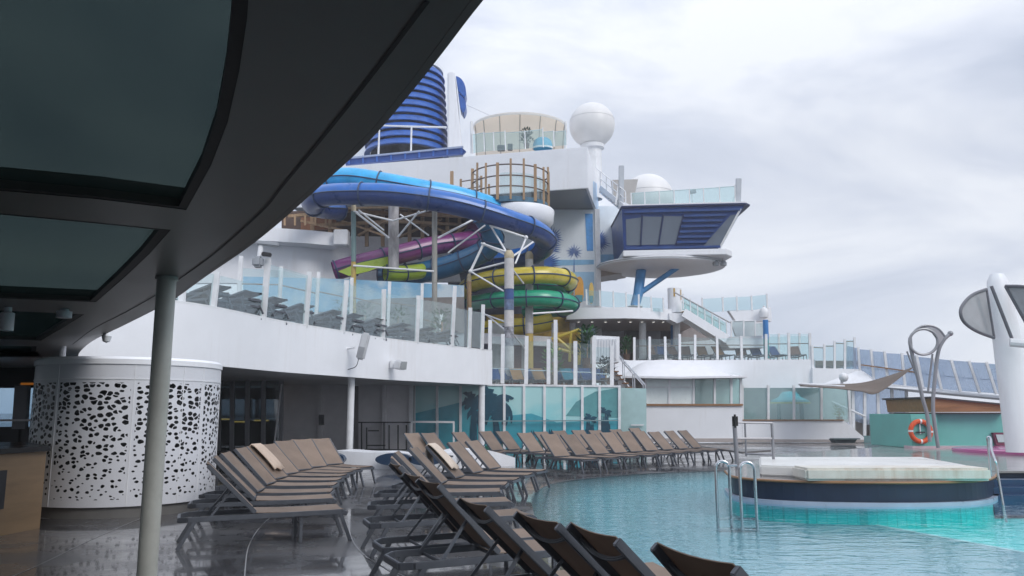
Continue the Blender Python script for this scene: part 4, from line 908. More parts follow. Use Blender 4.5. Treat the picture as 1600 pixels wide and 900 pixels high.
for a_, b_ in zip(mull[:-1], mull[1:]):
    slab('glass_panel', tm, tg, [(a_+1.5,ty(a_)),(b_-1.5,ty(b_)),(b_-1.5,706),(a_+1.5,706)], YT, 0.05)
for x in mull: slab('mullion', white2, tg, [(x-2,ty(x)-2),(x+2,ty(x)-2),(x+2,706),(x-2,706)], YT-0.08, 0.12)
slab('top_rail', white2, tg, [(645,ty(645)-3),(970,ty(970)-3),(970,ty(970)),(645,ty(645))], YT-0.05, 0.15)
MB().bar(P(752,658,YT-0.2), P(966,657,YT-0.2), 0.05).build('handrail', M('rail_teal',(0.2,0.3,0.32),0.4), tg)
MB().prism([P(x,y,YT-0.003) for x,y in ((648,646),(690,636),(722,628),(752,632),(790,650),(830,646),(870,660),(967,655),(967,704),(648,704))],(0,-0.008,0)).build('hill_print', M('hill_teal',(0.06,0.37,0.46),0.15,var=0.3,scale=0.6), tg)
MB().prism([P(x,y,YT-0.003) for x,y in ((884,650),(900,628),(930,612),(966,606),(966,653))],(0,-0.006,0)).build('hill_print', M('hill_teal2',(0.12,0.36,0.38),0.15,var=0.3,scale=0.6), tg)
palm_m = M('palm_print', (0.012, 0.075, 0.12), 0.25, var=0.3, scale=1.5)
green_m = M('green_print', (0.03, 0.16, 0.12), 0.25, var=0.4, scale=2.5)
def leafpoly(c, ang, ln, w, droop):
    c = Vector((c[0], c[1])); top_ = []; low = []
    for i in range(9):
        t = i/8; a_ = ang + droop*t; 
        c2 = c + Vector((math.cos(a_), -math.sin(a_)))*ln*t*(1-0.12*t)
        nn_ = Vector((math.sin(a_), math.cos(a_)))
        wd = w*math.sin(math.pi*min(1, t*0.9+0.08))
        top_.append(c2 - nn_*wd*0.45); low.append(c2 + nn_*wd*(0.6 + (0.55 if i % 2 else 0)))
    return top_ + low[::-1]
def flat(name, polys, mat, par, Y, th=0.012):
    m = MB()
    for i, pl in enumerate(polys): m.prism([P(p[0], p[1], Y - 0.0012*i) for p in pl], (0, -th, 0))
    return m.build(name, mat, par)
polys = []
for an, ln, dr in ((2.75,52,0.9),(2.2,46,1.1),(1.75,40,0.3),(1.25,40,-0.9),(0.65,46,-1.4),(0.2,46,-1.3),(-0.35,40,-0.7),(3.3,46,0.9),(3.9,36,0.5),(-1.0,30,-0.3)):
    polys.append(leafpoly((770,634), an, ln, 11, dr))
polys.append([(766,632),(775,632),(779,660),(786,703),(770,703),(771,665)])
flat('palm_print', polys, palm_m, tg, YT-0.02)
polys = [leafpoly((741,628), an, ln, 8, dr) for an, ln, dr in ((2.6,24,0.9),(1.9,26,0.6),(1.2,24,-0.7),(3.4,22,0.5),(0.3,16,-0.8))] + [[(738,626),(744,626),(746,703),(733,703)]]
flat('palm_print', polys, palm_m, tg, YT-0.035)
polys = []
for cx_, h_ in ((832,32),(860,34),(894,20),(919,50),(925,44),(942,56),(948,64)):
    pts = []
    for i in range(9): pts.append((cx_-7+i*1.75, 702-h_*(0.35+0.65*math.sin(math.pi*i/8))*(1 if i % 2 else 0.78)))
    polys.append([(cx_-8,703)] + pts + [(cx_+8,703)])
for an in (2.6,1.7,0.8,0.1): polys.append(leafpoly((922,655), an, 13, 4, 0.6 if an > 1.5 else -0.6)); polys.append(leafpoly((945,645), an, 13, 4, 0.6 if an > 1.5 else -0.6))
flat('plant_print', polys, palm_m, tg, YT-0.02)
polys = []
for x0, x1, h_ in ((821,850,20),(853,881,22),(884,909,18),(755,787,10)):
    pts = [(x0 + (x1-x0)*i/10, 702-h_*(0.5+0.5*random.random())) for i in range(11)]
    polys.append([(x0,703)] + pts + [(x1,703)])
flat('bush_print', polys, green_m, tg, YT-0.04)
# pale frosted pane beside it + white wall return
pf = thing('frosted_gate', 'pale aqua frosted glass gate between the palm glass and the white wall', 'gate', P(990,700,38))
slab('pane', M('aqua_frost',(0.42,0.60,0.60),0.2), pf, [(970,606),(1010,607),(1010,702),(970,702)], 37.2, 0.05)
MB().bar(P(986,664,37.1), P(1006,664,37.1), 0.05).build('bar', greywall, pf)

# ================================================================== MIDDLE DECK ABOVE THE PALM GLASS
mid = thing('middle_deck', 'white deck edge above the palm glass with a shaded lounge behind', 'deck', P(860,605,37))
zm = P(860,604,YT).z
MB().box(P(764,604,YT).x, P(969,604,YT).x, YT+0.06, 47, zm-0.25, zm).build('deck_slab', M('deck_teak',(0.25,0.17,0.12),0.5), mid)
bwY = 45.5
for (x0,x1,y0,y1,col) in ((764,790,505,600,(0.55,0.56,0.56)),(790,815,530,600,(0.16,0.07,0.05)),(815,832,528,600,(0.55,0.53,0.53)),(832,862,541,600,(0.10,0.025,0.022)),(862,872,505,600,(0.55,0.56,0.57)),(872,898,545,600,(0.20,0.10,0.05)),(898,930,512,600,(0.05,0.09,0.11))):
    slab('wall_panel', M('lounge_%d' % x0, col, 0.5, var=0.25, scale=2), mid, [(x0,y0),(x1,y0),(x1,y1+8),(x0,y1+8)], bwY, 0.1)
slab('beam', white, mid, [(750,520),(862,526),(862,541),(750,536)], 44.5, 0.5)
slab('side_wall', white, mid, [(955,560),(1012,566),(1012,634),(955,634)], 45.2, 0.3)
MB().tube([P(787,552,41), P(797,552,41)], 0.1, 8).build('duct', white2, mid) if False else None
ms = [(765,599,766,500,36.3),(785,599,786,522,36.3),(822,600,823,525,36.3),(857,600.5,857,530,36.3),(868,601,868,500,36.5),(899,602,899,533,36.3),(928,603,928,527,36.3),(956,604,956,540,36.3)]
glass_rail('lounge_windscreen', 'tall glass windscreen above the palm glass in front of the blue loungers', ms, 0.17, clear, white2, 0.02, 0.95, rail=0.3, railm=steel, cat='windscreen')
for i, (px, k) in enumerate(((776,'blue'),(800,'blue'),(812,'orange'),(836,'blue'),(846,'orange'),(878,'blue'),(892,'teal'),(908,'blue'),(922,'blue'),(942,'blue'))):
    deck_lounger(k, px, 590, 38.6+0.35*(i % 2), -70, f'{k} lounger behind the lounge windscreen above the palm glass, {ordinal(i)} from the balcony end', 'coloured loungers behind the lounge windscreen', zm)
def plant(px, pyb, Y, h, r, lab, col=(0.05,0.16,0.03), n=220):
    c = P(px, pyb, Y); o = thing('potted_plant', lab, 'plant', c); m = MB(); rnd = random.Random(px*7+pyb)
    for i in range(n):
        a_ = rnd.uniform(0, 6.28); el_ = rnd.uniform(0.05, 1); rr = r*math.sqrt(rnd.random())*(1.1-0.4*el_)
        p = c + Vector((rr*math.cos(a_), rr*math.sin(a_), 0.25*h + el_*h*0.75)); d = Vector((math.cos(a_), math.sin(a_), rnd.uniform(-0.2,1.2))).normalized(); s = d.cross(Vector((0,0,1))).normalized()
        ln = rnd.uniform(0.10,0.24)*h; w = ln*0.22
        m.add([p, p+d*ln*0.5+s*w, p+d*ln, p+d*ln*0.5-s*w], [(0,1,2,3)])
    m.build('foliage', M('leaf_%.2f_%.2f' % col[:2], col, 0.6, var=0.4, scale=6), o)
    MB().tube([c, c+Vector((0,0,h*0.6))], 0.04, 6).build('stem', timber, o, True)
    MB().lathe(c, [(0.001,0.001),(r*0.42,0.001),(r*0.52,h*0.24),(r*0.45,h*0.24),(0.001,h*0.2)], 14).build('pot', M('pot_brown',(0.16,0.10,0.07),0.6), o, True)
plant(864,600,37.5,1.7,0.42,'lime green plant behind the lounge windscreen by the middle post',(0.16,0.30,0.03))
plant(947,601,38.2,1.25,0.55,'dark potted palm at the right end of the lounge windscreen',(0.015,0.03,0.025))
plant(918,575,44,2.2,0.6,'green tall plant in the shade behind the blue loungers',(0.03,0.12,0.03))
# cabinet and stairs left of the canopy booth
cb = thing('slatted_cabinet', 'white slatted cabinet box on the middle deck beside the stair head', 'cabinet', P(950,565,40))
slab('body', white, cb, [(927,524),(968,526),(968,566),(927,566)], 40.2, 1.5)
for i in range(8): slab('slat', white2, cb, [(931+4.4*i,529),(933+4.4*i,529),(933+4.4*i,562),(931+4.4*i,562)], 40.12, 0.08)
stw = thing('teak_staircase', 'teak staircase with white stringer beside the canopy booth', 'stairs', P(990,632,40.5))
p0 = P(958,578,41.4); p1 = P(1006,634,39.6)
MB().bar(p0+Vector((0,0.1,-0.1)), p1+Vector((0,0.1,-0.1)), 0.08, 0.35).build('stringer', white2, stw)
for i in range(9):
    c = p0 + (p1-p0)*(i+0.5)/9; MB().box(c.x-0.14,c.x+0.14,c.y-0.55,c.y+0.05,c.z-0.03,c.z+0.02).build('tread', teak, stw)
for dy in (-0.55, 0.05):
    MB().tube([p0+Vector((0,dy,1.0)), p1+Vector((0,dy,1.0))], 0.035, 6).build('handrail', steel, stw, True)
    for k in range(4):
        c = p0+(p1-p0)*k/3; MB().bar(c+Vector((0,dy,0)), c+Vector((0,dy,1.0)), 0.04).build('baluster', steel, stw)

# ================================================================== CANOPY BOOTH (white base, glass, swooping roof)
bo = thing('canopy_booth', 'glazed booth on a white base under a swooping white canopy roof', 'booth', P(1085,690,43))
slab('base_wall', white, bo, [(1010,633),(1160,633.5),(1160,690),(1010,690)], 43, 3.0)
slab('plinth', M('plinth_pale',(0.45,0.40,0.38),0.4), bo, [(1010,685),(1160,685),(1160,691),(1010,691)], 42.95, 0.04)
slab('sill', teak, bo, [(972,631),(1161,631),(1161,634),(972,634)], 42.9, 3.2)
bm_ = [1009,1046,1084,1117,1143,1158]
aq = GLASS('aqua_glass', (0.80,0.93,0.93), 0.06, 0.22, (0.78,0.95,0.95), 0.05, 0.3)
white_gl = M('frosted_white',(0.80,0.88,0.88),0.3,var=0.08)
for i, (a_, b_) in enumerate(zip(bm_[:-1], bm_[1:])):
    slab('glass_panel', white_gl if i < 2 else aq, bo, [(a_+1.5,588),(b_-1.5,588),(b_-1.5,631),(a_+1.5,631)], 43.05, 0.03)
for x in bm_: slab('mullion', white2, bo, [(x-1.7,585),(x+1.7,585),(x+1.7,632),(x-1.7,632)], 42.98, 0.12)
for x0, x1 in ((1011,1045),(1048,1083)): slab('crossbar', white2, bo, [(x0,604),(x1,604),(x1,605.5),(x0,605.5)], 42.99, 0.04)
slab('back_wall', M('booth_back',(0.55,0.72,0.72),0.5), bo, [(1005,586),(1160,586),(1160,632),(1005,632)], 46, 0.1)
# roof: lofted
rv = MB(); sec = []
edgeL, edgeR = 953, 1168
NS = 28
for i in range(NS+1):
    t = i/NS; px = edgeL + (edgeR-edgeL)*t
    tops = cr([Vector((953,588,0)),Vector((975,584,0)),Vector((1000,568,0)),Vector((1020,563,0)),Vector((1042,562,0)),Vector((1070,564,0)),Vector((1100,571,0)),Vector((1135,583,0)),Vector((1168,588,0))], 6)
    ty_ = 588
    for a_, b_ in zip(tops[:-1], tops[1:]):
        if a_.x <= px <= b_.x+1e-6: ty_ = a_.y + (b_.y-a_.y)*(px-a_.x)/max(1e-6, b_.x-a_.x)
    bulge = math.sin(math.pi*t)
    f_ = P(px, 588.5-1.5*abs(2*t-1), 42.6-0.45*bulge); rdg = P(px, ty_, 44.0); bk = Vector((rdg.x, 46.5, rdg.z-0.05))
    midp = (f_*0.5+rdg*0.5) - Vector((0,0,0.10*bulge))
    sec.append([f_+Vector((0,0,-0.10)), f_, midp, rdg, bk, Vector((bk.x, bk.y, f_.z-0.1))])
vs = [p for s in sec for p in s]; k6 = 6
rv.add(vs, [(i*k6+j, i*k6+(j+1) % k6, (i+1)*k6+(j+1) % k6, (i+1)*k6+j) for i in range(NS) for j in range(k6)] + [tuple(range(k6)), tuple(range(NS*k6, NS*k6+k6))])
rv.build('roof', M('roof_membrane',(0.84,0.84,0.87),0.5,var=0.05), bo, True, ang=50)

# low white wall and glass to its right
rw = thing('white_side_house', 'low white wall with sloped end and aqua glass screen on top', 'wall', P(1250,690,43.8))
slab('low_wall', white, rw, [(1160.5,657),(1318,657),(1350,683),(1350,690),(1160.5,690)], 43.8, 2.5)
slab('plinth', M('plinth_pale',(0,0,0)), rw, [(1161,686),(1350,687),(1350,691),(1161,691)], 43.75, 0.04)
slab('teak_sill', teak, rw, [(1160.5,655.6),(1319,655.6),(1319,657.2),(1160.5,657.2)], 43.7, 1.0)
rp2 = [1160.5,1201,1241,1284,1326]
tops2 = [603,604,604,604,604]
for i, (a_, b_) in enumerate(zip(rp2[:-1], rp2[1:])):
    slab('glass_panel', aq, rw, [(a_+1.5,606),(b_-1.5,606),(b_-1.5,655.5),(a_+1.5,655.5)], 43.95, 0.03)
for i, x in enumerate(rp2): slab('post', white2, rw, [(x-1.7,602),(x+1.7,602),(x+1.7+(4 if i == 4 else 0),656+(12 if i == 4 else 0)),(x-1.7+(4 if i == 4 else 0),656+(12 if i == 4 else 0))], 43.85, 0.14)
slab('back_wall', M('pale_back',(0.66,0.76,0.77),0.5), rw, [(1161,606),(1330,606),(1345,660),(1161,660)], 49, 0.2)
MB().tube([P(1300,628,45), P(1352,651,44)], 0.06, 8).build('stair_rail', white2, rw, True)
# turquoise play kiosk behind the glass
tk = thing('turquoise_canopy_table', 'turquoise dome canopy with yellow rim on legs behind the aqua glass', 'canopy', P(1234,657,45.2))
c = P(1234,629,45.2)
MB().lathe(c, [(0.001,0.62),(0.35,0.6),(0.5,0.45),(0.6,0.3),(1.0,0.12),(1.05,0.0)], 20).build('dome', M('turq',(0.03,0.42,0.50),0.35), tk, True)
MB().lathe(c, [(1.03,-0.06),(1.1,-0.06),(1.1,0.02),(1.03,0.02)], 20).build('rim', M('yellow_rim',(0.62,0.58,0.06),0.4), tk)
for k in range(4):
    an = k*1.57+0.5; MB().tube([c+Vector((0.85*math.cos(an),0.85*math.sin(an),-0.05)), c+Vector((0.85*math.cos(an),0.85*math.sin(an),-1.05))], 0.09, 8).build('leg', M('turq_dark',(0.03,0.25,0.28),0.4), tk, True)
plant(1312,657,46,0.9,0.35,'small yellow-green plant behind the last aqua glass pane',(0.20,0.28,0.03))

# ================================================================== SUN DECK (white band with loungers)
sd = thing('sun_deck', 'broad white deck band above the booth with a teak deck', 'deck', P(1150,640,46))
slab('fascia', white, sd, [(960,566),(985,563),(1274,562),(1274,575),(1345,577),(1345,606),(960,606)], 46.2, 0.3)
zs = P(1100,562.5,46.2).z
MB().box(P(962,560,46.2).x, P(1345,560,46.2).x, 46.5, 57, zs-0.3, zs-0.02).build('deck_slab', M('deck_teak',(0,0,0)), sd)
pp = [(991,563,991,527),(1015,562.5,1015,526),(1040,562,1039,526),(1062,562,1062,522),(1086,562,1086,523),(1121,562,1120,524),(1159,562,1158,525),(1197,562,1197,522),(1233,562,1232,520),(1266,562,1265,521)]
glass_rail('deck_railing', 'glass railing with white posts along the sun deck of coloured loungers', [(a_,b_,c_,d_,46.3) for a_,b_,c_,d_ in pp], 0.14, clear, white2, 0.02, 0.9, rail=0.62, railm=M('rail_brown',(0.2,0.12,0.09),0.4))
for i, (px, k) in enumerate(((1020,'brown'),(1035,'blue'),(1055,'brown'),(1072,'brown'),(1100,'orange'),(1128,'orange'),(1160,'brown'),(1185,'blue'),(1215,'blue'),(1245,'brown'))):
    deck_lounger(k, px, 560, 48.0, -95+10*(i % 3), f'{k} lounger on the sun deck behind the glass railing, {ordinal(i)} from the booth', 'coloured loungers on the sun deck', zs)
plant(979,562,47,1.3,0.4,'green potted plant at the left end of the sun deck railing',(0.03,0.11,0.03))
bwall = thing('lounge_back_wall', 'pale glazed back wall of the sun deck under the upper deck', 'wall', P(1050,560,54))
for (x0,x1,y0,y1,col) in ((885,914,495,565,(0.05,0.035,0.03)),(914,975,497,565,(0.42,0.43,0.47)),(975,1002,503,565,(0.07,0.06,0.045)),(1002,1032,505,565,(0.40,0.42,0.46)),(1032,1058,508,565,(0.06,0.045,0.04)),(1058,1110,508,565,(0.40,0.35,0.34))):
    slab('wall_panel', M('sunback_%d' % x0, col, 0.4, var=0.25, scale=2), bwall, [(x0,y0),(x1,y0),(x1,y1),(x0,y1)], 54.5, 0.1)
slab('half_wall', white, bwall, [(1030,537),(1130,530),(1130,563),(1030,563)], 53.5, 0.2)
for i, (px, yt, yb, mm_) in enumerate(((894,490,560,white2),(1004,500,562,white2),(1057,505,562,white2),(1053,508,550,M('blue_col',(0.04,0.20,0.50),0.4)))):
    Y = 49.5 if i < 3 else 51; a_ = P(px, yt, Y); b_ = P(px, yb, Y); o = thing('deck_column', ['white column under the upper deck beside the slide','white column under the upper deck between dark windows','white column under the upper deck near the stairs','blue column under the upper deck behind the white one'][i], 'column', b_)
    MB().tube([b_, a_], 0.22, 14).build('shaft', mm_, o, True)
    MB().lathe((b_.x,b_.y,b_.z), [(0.001,0.0),(0.3,0.0),(0.3,0.06),(0.22,0.06)], 14).build('base_plate', white2, o, True)

# ================================================================== UPPER DECK (band with small ceiling lamps)
ud = thing('upper_deck', 'curved white upper deck band below the blue observation wing', 'deck', P(980,500,49))
cb_ = [(885,489,47.5),(897,491,47.3),(930,496,47),(977,501,46.8),(1020,503,47.2),(1047,504,47.8),(1075,506,48.4),(1098,507,49)]
ct_ = [(885,473),(897,474.5),(930,478,),(977,482),(1020,486),(1047,488),(1075,489),(1098,490)]
bot = [P(*p) for p in cb_]; top = [P(t_[0], t_[1], b_[2]) for t_, b_ in zip(ct_, cb_)]
zt = sum(p.z for p in top)/len(top); zb = sum(p.z for p in bot)/len(bot)
for p in bot: p.z = zb
for p in top: p.z = zt
MB().wall(bot, top, 0.25).build('fascia', white, ud, True)
MB().prism([p+Vector((0,0.1,0.02)) for p in bot] + [Vector((bot[-1].x, 56, zb+0.02)), Vector((bot[0].x, 56, zb+0.02))], (0,0,0.1)).build('ceiling', M('deck_ceiling',(0.42,0.37,0.35),0.45), ud)
MB().prism([p+Vector((0,0.1,-0.12)) for p in top] + [Vector((bot[-1].x, 56, zt-0.12)), Vector((bot[0].x, 56, zt-0.12))], (0,0,0.1)).build('deck_slab', M('deck_teak',(0,0,0)), ud)
lampm = EMIT('downlight', (1,0.95,0.85), 3.0)
for i, px in enumerate((904,925,946,967,985,1003,1021,1036,1049)):
    Y = 48.6; x = P(px, 500, Y).x; o = thing('ceiling_downlight', f'small lit downlight under the upper deck, {ordinal(i)} from the slides', 'downlight', (x, Y, zb), 'downlights under the upper deck')
    MB().lathe((x,Y,zb-0.03), [(0.001,0),(0.07,0),(0.07,0.045)], 10).build('lens', lampm, o)
    MB().lathe((x,Y,zb-0.035), [(0.072,0),(0.11,0),(0.11,0.05),(0.072,0.05)], 12).build('trim_ring', white2, o)
up = [(917,477,916,452),(938,479,937,453),(959,481,958,455),(979,483,978,457),(998,485,998,460),(1018,486.5,1017,463),(1037,488,1036,465)]
glass_rail('upper_railing', 'glass railing on the curved upper deck below the blue wing', [(a_,b_,c_,d_,47.2) for a_,b_,c_,d_ in up], 0.10, GLASS('pale_aqua_glass',(0.87,0.95,0.96),0.05,0.06,(0.7,0.86,0.88),0.02,0.3), white2, 0.02, 0.95)
bn = thing('round_turret', 'white round turret with yellow marks at the head of the outer stairs', 'turret', P(1055,488,48))
a_ = P(1055,489,48.2); b_ = P(1055,450,48.2); rr = 11/1250*48.2
MB().lathe(a_, [(rr,0),(rr,(b_-a_).z-0.04),(rr-0.05,(b_-a_).z),(0.001,(b_-a_).z)], 24).build('body', white, bn, True)
MB().lathe(a_, [(rr+0.01,(b_-a_).z*0.62),(rr+0.02,(b_-a_).z*0.62),(rr+0.02,(b_-a_).z*0.95),(rr+0.01,(b_-a_).z*0.95)], 24, R(250), R(262)).build('yellow_mark', M('amber',(0.55,0.33,0.05),0.4), bn)
MB().lathe(a_, [(rr+0.01,(b_-a_).z*0.5),(rr+0.02,(b_-a_).z*0.5),(rr+0.02,(b_-a_).z*0.9),(rr+0.01,(b_-a_).z*0.9)], 24, R(312), R(322)).build('yellow_mark', M('amber',(0,0,0)), bn)
slab('balcony_box', white, bn, [(1046,489),(1073,489),(1073,499),(1058,505),(1046,499)], 47.6, 1.2)
# outer staircase
os_ = thing('outer_staircase', 'white outer staircase with glass sides descending to the right', 'stairs', P(1100,510,47.5))
p0 = P(1068,488,47.3); p1 = P(1136,530,47.3)
MB().bar(p0, p1, 0.1, 0.5).build('stringer', white, os_)
for i in range(11):
    c = p0+(p1-p0)*(i+0.5)/11; MB().box(c.x-0.15,c.x+0.15,c.y+0.06,c.y+1.2,c.z+0.1,c.z+0.16).build('tread', M('tread_tan',(0.40,0.30,0.20),0.6), os_)
MB().bar(p0+Vector((0,1.25,0)), p1+Vector((0,1.25,0)), 0.1, 0.5).build('stringer', white, os_)
for dy in (0.0, 1.25):
    MB().tube([p0+Vector((-0.5,dy,1.2)), p1+Vector((0.2,dy,1.0))], 0.045, 8).build('handrail', M('rail_grey',(0.35,0.35,0.37),0.4), os_, True)
    for k in range(7):
        c = p0+(p1-p0)*k/6; MB().bar(c+Vector((0,dy,0.2)), c+Vector((0,dy,1.1)), 0.06).build('baluster', white2, os_)
    MB().prism([p0+Vector((0,dy,0.3)), p1+Vector((0,dy,0.3)), p1+Vector((0,dy,0.95)), p0+Vector((0,dy,0.95))], (0,0.012,0)).build('glass_panel', aq, os_)
# landing and right terrace
ter = thing('stair_terrace', 'white terrace block with curved railing to the right of the outer stairs', 'terrace', P(1165,530,49))
slab('upper_fascia', white, ter, [(1139,485),(1180,484),(1205,480),(1206,502),(1150,502)], 50, 0.5)
slab('landing_fascia', white, ter, [(1128,527),(1196,524),(1196,543),(1140,544)], 48, 2.0)
slab('landing_wall', white, ter, [(1142,502),(1196,502),(1196,525),(1150,525)], 51.5, 0.3)
cc = thing('corner_camera', 'white camera dome on the corner of the right terrace', 'camera', P(1194,490,49.5))
MB().lathe(P(1194,496,49.6), [(0.001,-0.1),(0.25,0),(0.3,0.3),(0.25,0.5),(0.12,0.62),(0.001,0.64)], 16).build('dome', white2, cc, True)
MB().bar(P(1194,488,49.6), P(1194,478,49.6), 0.12).build('mount', greywall, cc)
ur = [(1098,489,1097,465,50),(1130,487,1129,464,50),(1152,486,1151,463,50),(1175,485,1174,462,50),(1199,482,1198,459,50)]
glass_rail('terrace_railing', 'aqua glass railing on the upper right terrace', ur, 0.10, GLASS('pale_aqua_glass',(0,0,0)), white2, 0.02, 0.95)
lr_ = [(1143,527,1143,501,47.8),(1162,526,1162,500,47.8),(1180,525,1180,500,47.8),(1194,524,1193,504,47.8)]
glass_rail('landing_railing', 'glass railing round the stair landing below the terrace', lr_, 0.09, clear, white2, 0.02, 0.95, rail=0.97, railm=white2)
tp = P(1198,560,47.5); tq = P(1196,500,47.5)
tcx = thing('terrace_post', 'slim post painted teal and blue at the terrace corner', 'post', tp)
MB().tube([tp, tp+(tq-tp)*0.5], 0.17, 12).build('lower_shaft', M('post_teal',(0.05,0.33,0.36),0.4,var=0.4,scale=3), tcx, True)
MB().tube([tp+(tq-tp)*0.502, tq], 0.165, 12).build('upper_shaft', M('blue_col',(0,0,0)), tcx, True)
rr_ = [(1201,562,1201,521,50),(1217,562,1217,521,50),(1233,562,1233,520,51),(1249,562,1249,520,52),(1266,562,1266,520,53)]
glass_rail('rear_windscreen', 'pale glass windscreen behind the right end of the sun deck', rr_, 0.12, GLASS('pale_aqua_glass',(0,0,0)), white2, 0.02, 0.97, cat='windscreen')
sr_ = [(1270,575,1269,540,46.2),(1288,576,1288,538,46.2),(1304,576,1304,533,46.2),(1320,577,1320,530,46.2),(1336,577,1335,527,46.2)]
glass_rail('ramp_railing', 'glass railing rising along the right ramp above the shade sail', sr_, 0.12, GLASS('pale_aqua_glass',(0,0,0)), white2, 0.02, 0.97, rail=0.93, railm=teak)

# ================================================================== SUPERSTRUCTURE: mural tower and upper block
ub = thing('upper_block', 'large white upper deck block with grey soffit above the slides', 'building', P(750,330,50))
cN = P(918,229,48); zt = cN.z; zb = P(918,294,48).z
cL = Vector((-15.0, 52.9, 0)); cS = Vector((6.6, 57.8, 0)); cB = cL + (cS - Vector((cN.x, cN.y, 0)))
base = [Vector((cL.x,cL.y,zb)), Vector((cN.x,cN.y,zb)), Vector((cS.x,cS.y,zb)), Vector((cB.x,cB.y,zb))]
MB().prism(base, (0,0,zt-zb)).build('block', white, ub, bev=0.03)
bs_ = [p*1 for p in base]; cen = sum(bs_, Vector((0,0,0)))/4
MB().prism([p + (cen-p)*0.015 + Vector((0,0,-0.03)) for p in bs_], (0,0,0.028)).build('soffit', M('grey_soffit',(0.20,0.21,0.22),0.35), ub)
# small stripe of pale blue paint on the side face
sd_ = (cS - Vector((cN.x,cN.y,0))).normalized(); nrm = Vector((sd_.y,-sd_.x,0))*0.01
pb_ = M('pale_blue_paint',(0.42,0.60,0.80),0.4,var=0.35,scale=0.6)
s0 = Vector((cN.x,cN.y,zb)) + sd_*3.5
MB().prism([s0+nrm, s0+sd_*4+nrm, s0+sd_*4+nrm+Vector((0,0,zt-zb-0.3)), s0+nrm+Vector((0,0,(zt-zb)*0.55))], nrm).build('blue_paint', pb_, ub)
mt_ = thing('mural_tower', 'white tower painted with blue palm fronds below the upper block', 'building', P(890,470,53))
YM = 53.0
mz = M('mural_white', (0.82,0.88,0.93), 0.4, var=0.14, scale=0.35)
tw0 = P(700,600,YM); tw1 = P(929,332,YM); zl = P(800,545,YM).z
MB().box(tw0.x, tw1.x, YM, 58, zl, zb-0.06).build('tower_wall', mz, mt_)
tx1 = P(976,330,55).x
MB().box(tw1.x+0.002, tx1, 55.0, 60, P(950,420,55).z, P(950,322,55).z).build('wing_wall', mz, mt_)
MB().box(P(929,332,YM).x, P(931,332,YM).x+0.25, YM-0.15, YM+0.2, zl, zb-0.07).build('corner_post', white2, mt_)
MB().prism([P(914,334,YM-0.01),P(926,334,YM-0.01),P(927,392,YM-0.01),P(917,392,YM-0.01)], (0,-0.012,0)).build('blue_print', M('sky_blue_print',(0.10,0.36,0.78),0.4,var=0.4,scale=1.0), mt_)
MB().prism([P(850,406,YM-0.01),P(928,406,YM-0.01),P(928,413,YM-0.01),P(850,416,YM-0.01)], (0,-0.010,0)).build('blue_print', M('sky_band',(0.28,0.58,0.85),0.4,var=0.3,scale=0.6), mt_)
MB().prism([P(933,398,55-0.01),P(974,397,55-0.01),P(974,408,55-0.01),P(933,410,55-0.01)], (0,-0.010,0)).build('blue_print', M('sky_band',(0,0,0)), mt_)
MB().prism([P(850,425,YM-0.01),P(928,425,YM-0.01),P(928,470,YM-0.01),P(850,470,YM-0.01)], (0,-0.009,0)).build('blue_print', M('sky_pale',(0.40,0.65,0.85),0.4,var=0.25,scale=0.6), mt_)
frond = M('frond_blue', (0.025,0.12,0.42), 0.4, var=0.35, scale=1.2)
def frondfan(cx_, cy_, rad, a0, a1, nlf, Y, par, w=1.6):
    m = MB()
    for i in range(nlf):
        an = R(a0 + (a1-a0)*i/(nlf-1)); ln = rad*random.uniform(0.82,1.05); d = (math.cos(an), -math.sin(an)); s = (d[1], -d[0])
        pts = [(cx_,cy_),(cx_+d[0]*ln*0.45+s[0]*w,cy_+d[1]*ln*0.45+s[1]*w),(cx_+d[0]*ln,cy_+d[1]*ln),(cx_+d[0]*ln*0.45-s[0]*w,cy_+d[1]*ln*0.45-s[1]*w)]
        m.prism([P(x, y, Y-0.0015*i) for x, y in pts], (0,-0.01,0))
    m.build('frond_print', frond, par)
frondfan(897,394,14,-60,240,13,YM-0.03,mt_,0.75)
frondfan(852,388,26,-15,95,13,YM-0.03,mt_,1.3)
frondfan(846,412,32,-15,70,11,YM-0.07,mt_,1.4)
frondfan(862,372,20,-40,120,12,YM-0.11,mt_,1.1)
frondfan(933,377,22,-70,85,14,55-0.03,mt_,1.2)
MB().prism([P(896.6,404,YM-0.03),P(897.4,404,YM-0.03),P(897.8,425,YM-0.03),P(896.2,425,YM-0.03)],(0,-0.01,0)).build('stem_print', frond, mt_)
# surfboards standing on the upper deck
for i, (px, y0, y1, w, col, lab) in enumerate(((905,432,474,7.5,(0.62,0.30,0.04),'wide orange surfboard standing by the mural tower'),(924,441,475,4.0,(0.66,0.46,0.12),'narrow yellow surfboard leaning beside the orange one'),(889,440,474,8,(0.62,0.42,0.22),'pale orange board half hidden behind the slide bend'))):
    Y = 50+0.3*i; pts = []
    for k in range(20):
        an = 2*math.pi*k/20; pts.append((px + w*math.cos(an)*(1 if math.sin(an) < 0 else 0.95), (y0+y1)/2 - (y1-y0)/2*math.copysign(abs(math.sin(an))**0.7, math.sin(an))))
    o = thing('surfboard', lab, 'surfboard', P(px, y1, Y)); MB().prism([P(x, y, Y) for x, y in pts], (0,0.12,0)).build('board', M('board_%d' % i, col, 0.35, var=0.2), o, bev=0.02)
    MB().prism([P(px-w*0.75,y1-13,Y-0.005),P(px+w*0.75,y1-13,Y-0.005),P(px+w*0.65,y1-2,Y-0.005),P(px-w*0.65,y1-2,Y-0.005)],(0,-0.01,0)).build('tail_stripe', M('board_teal',(0.05,0.25,0.30),0.4), o)

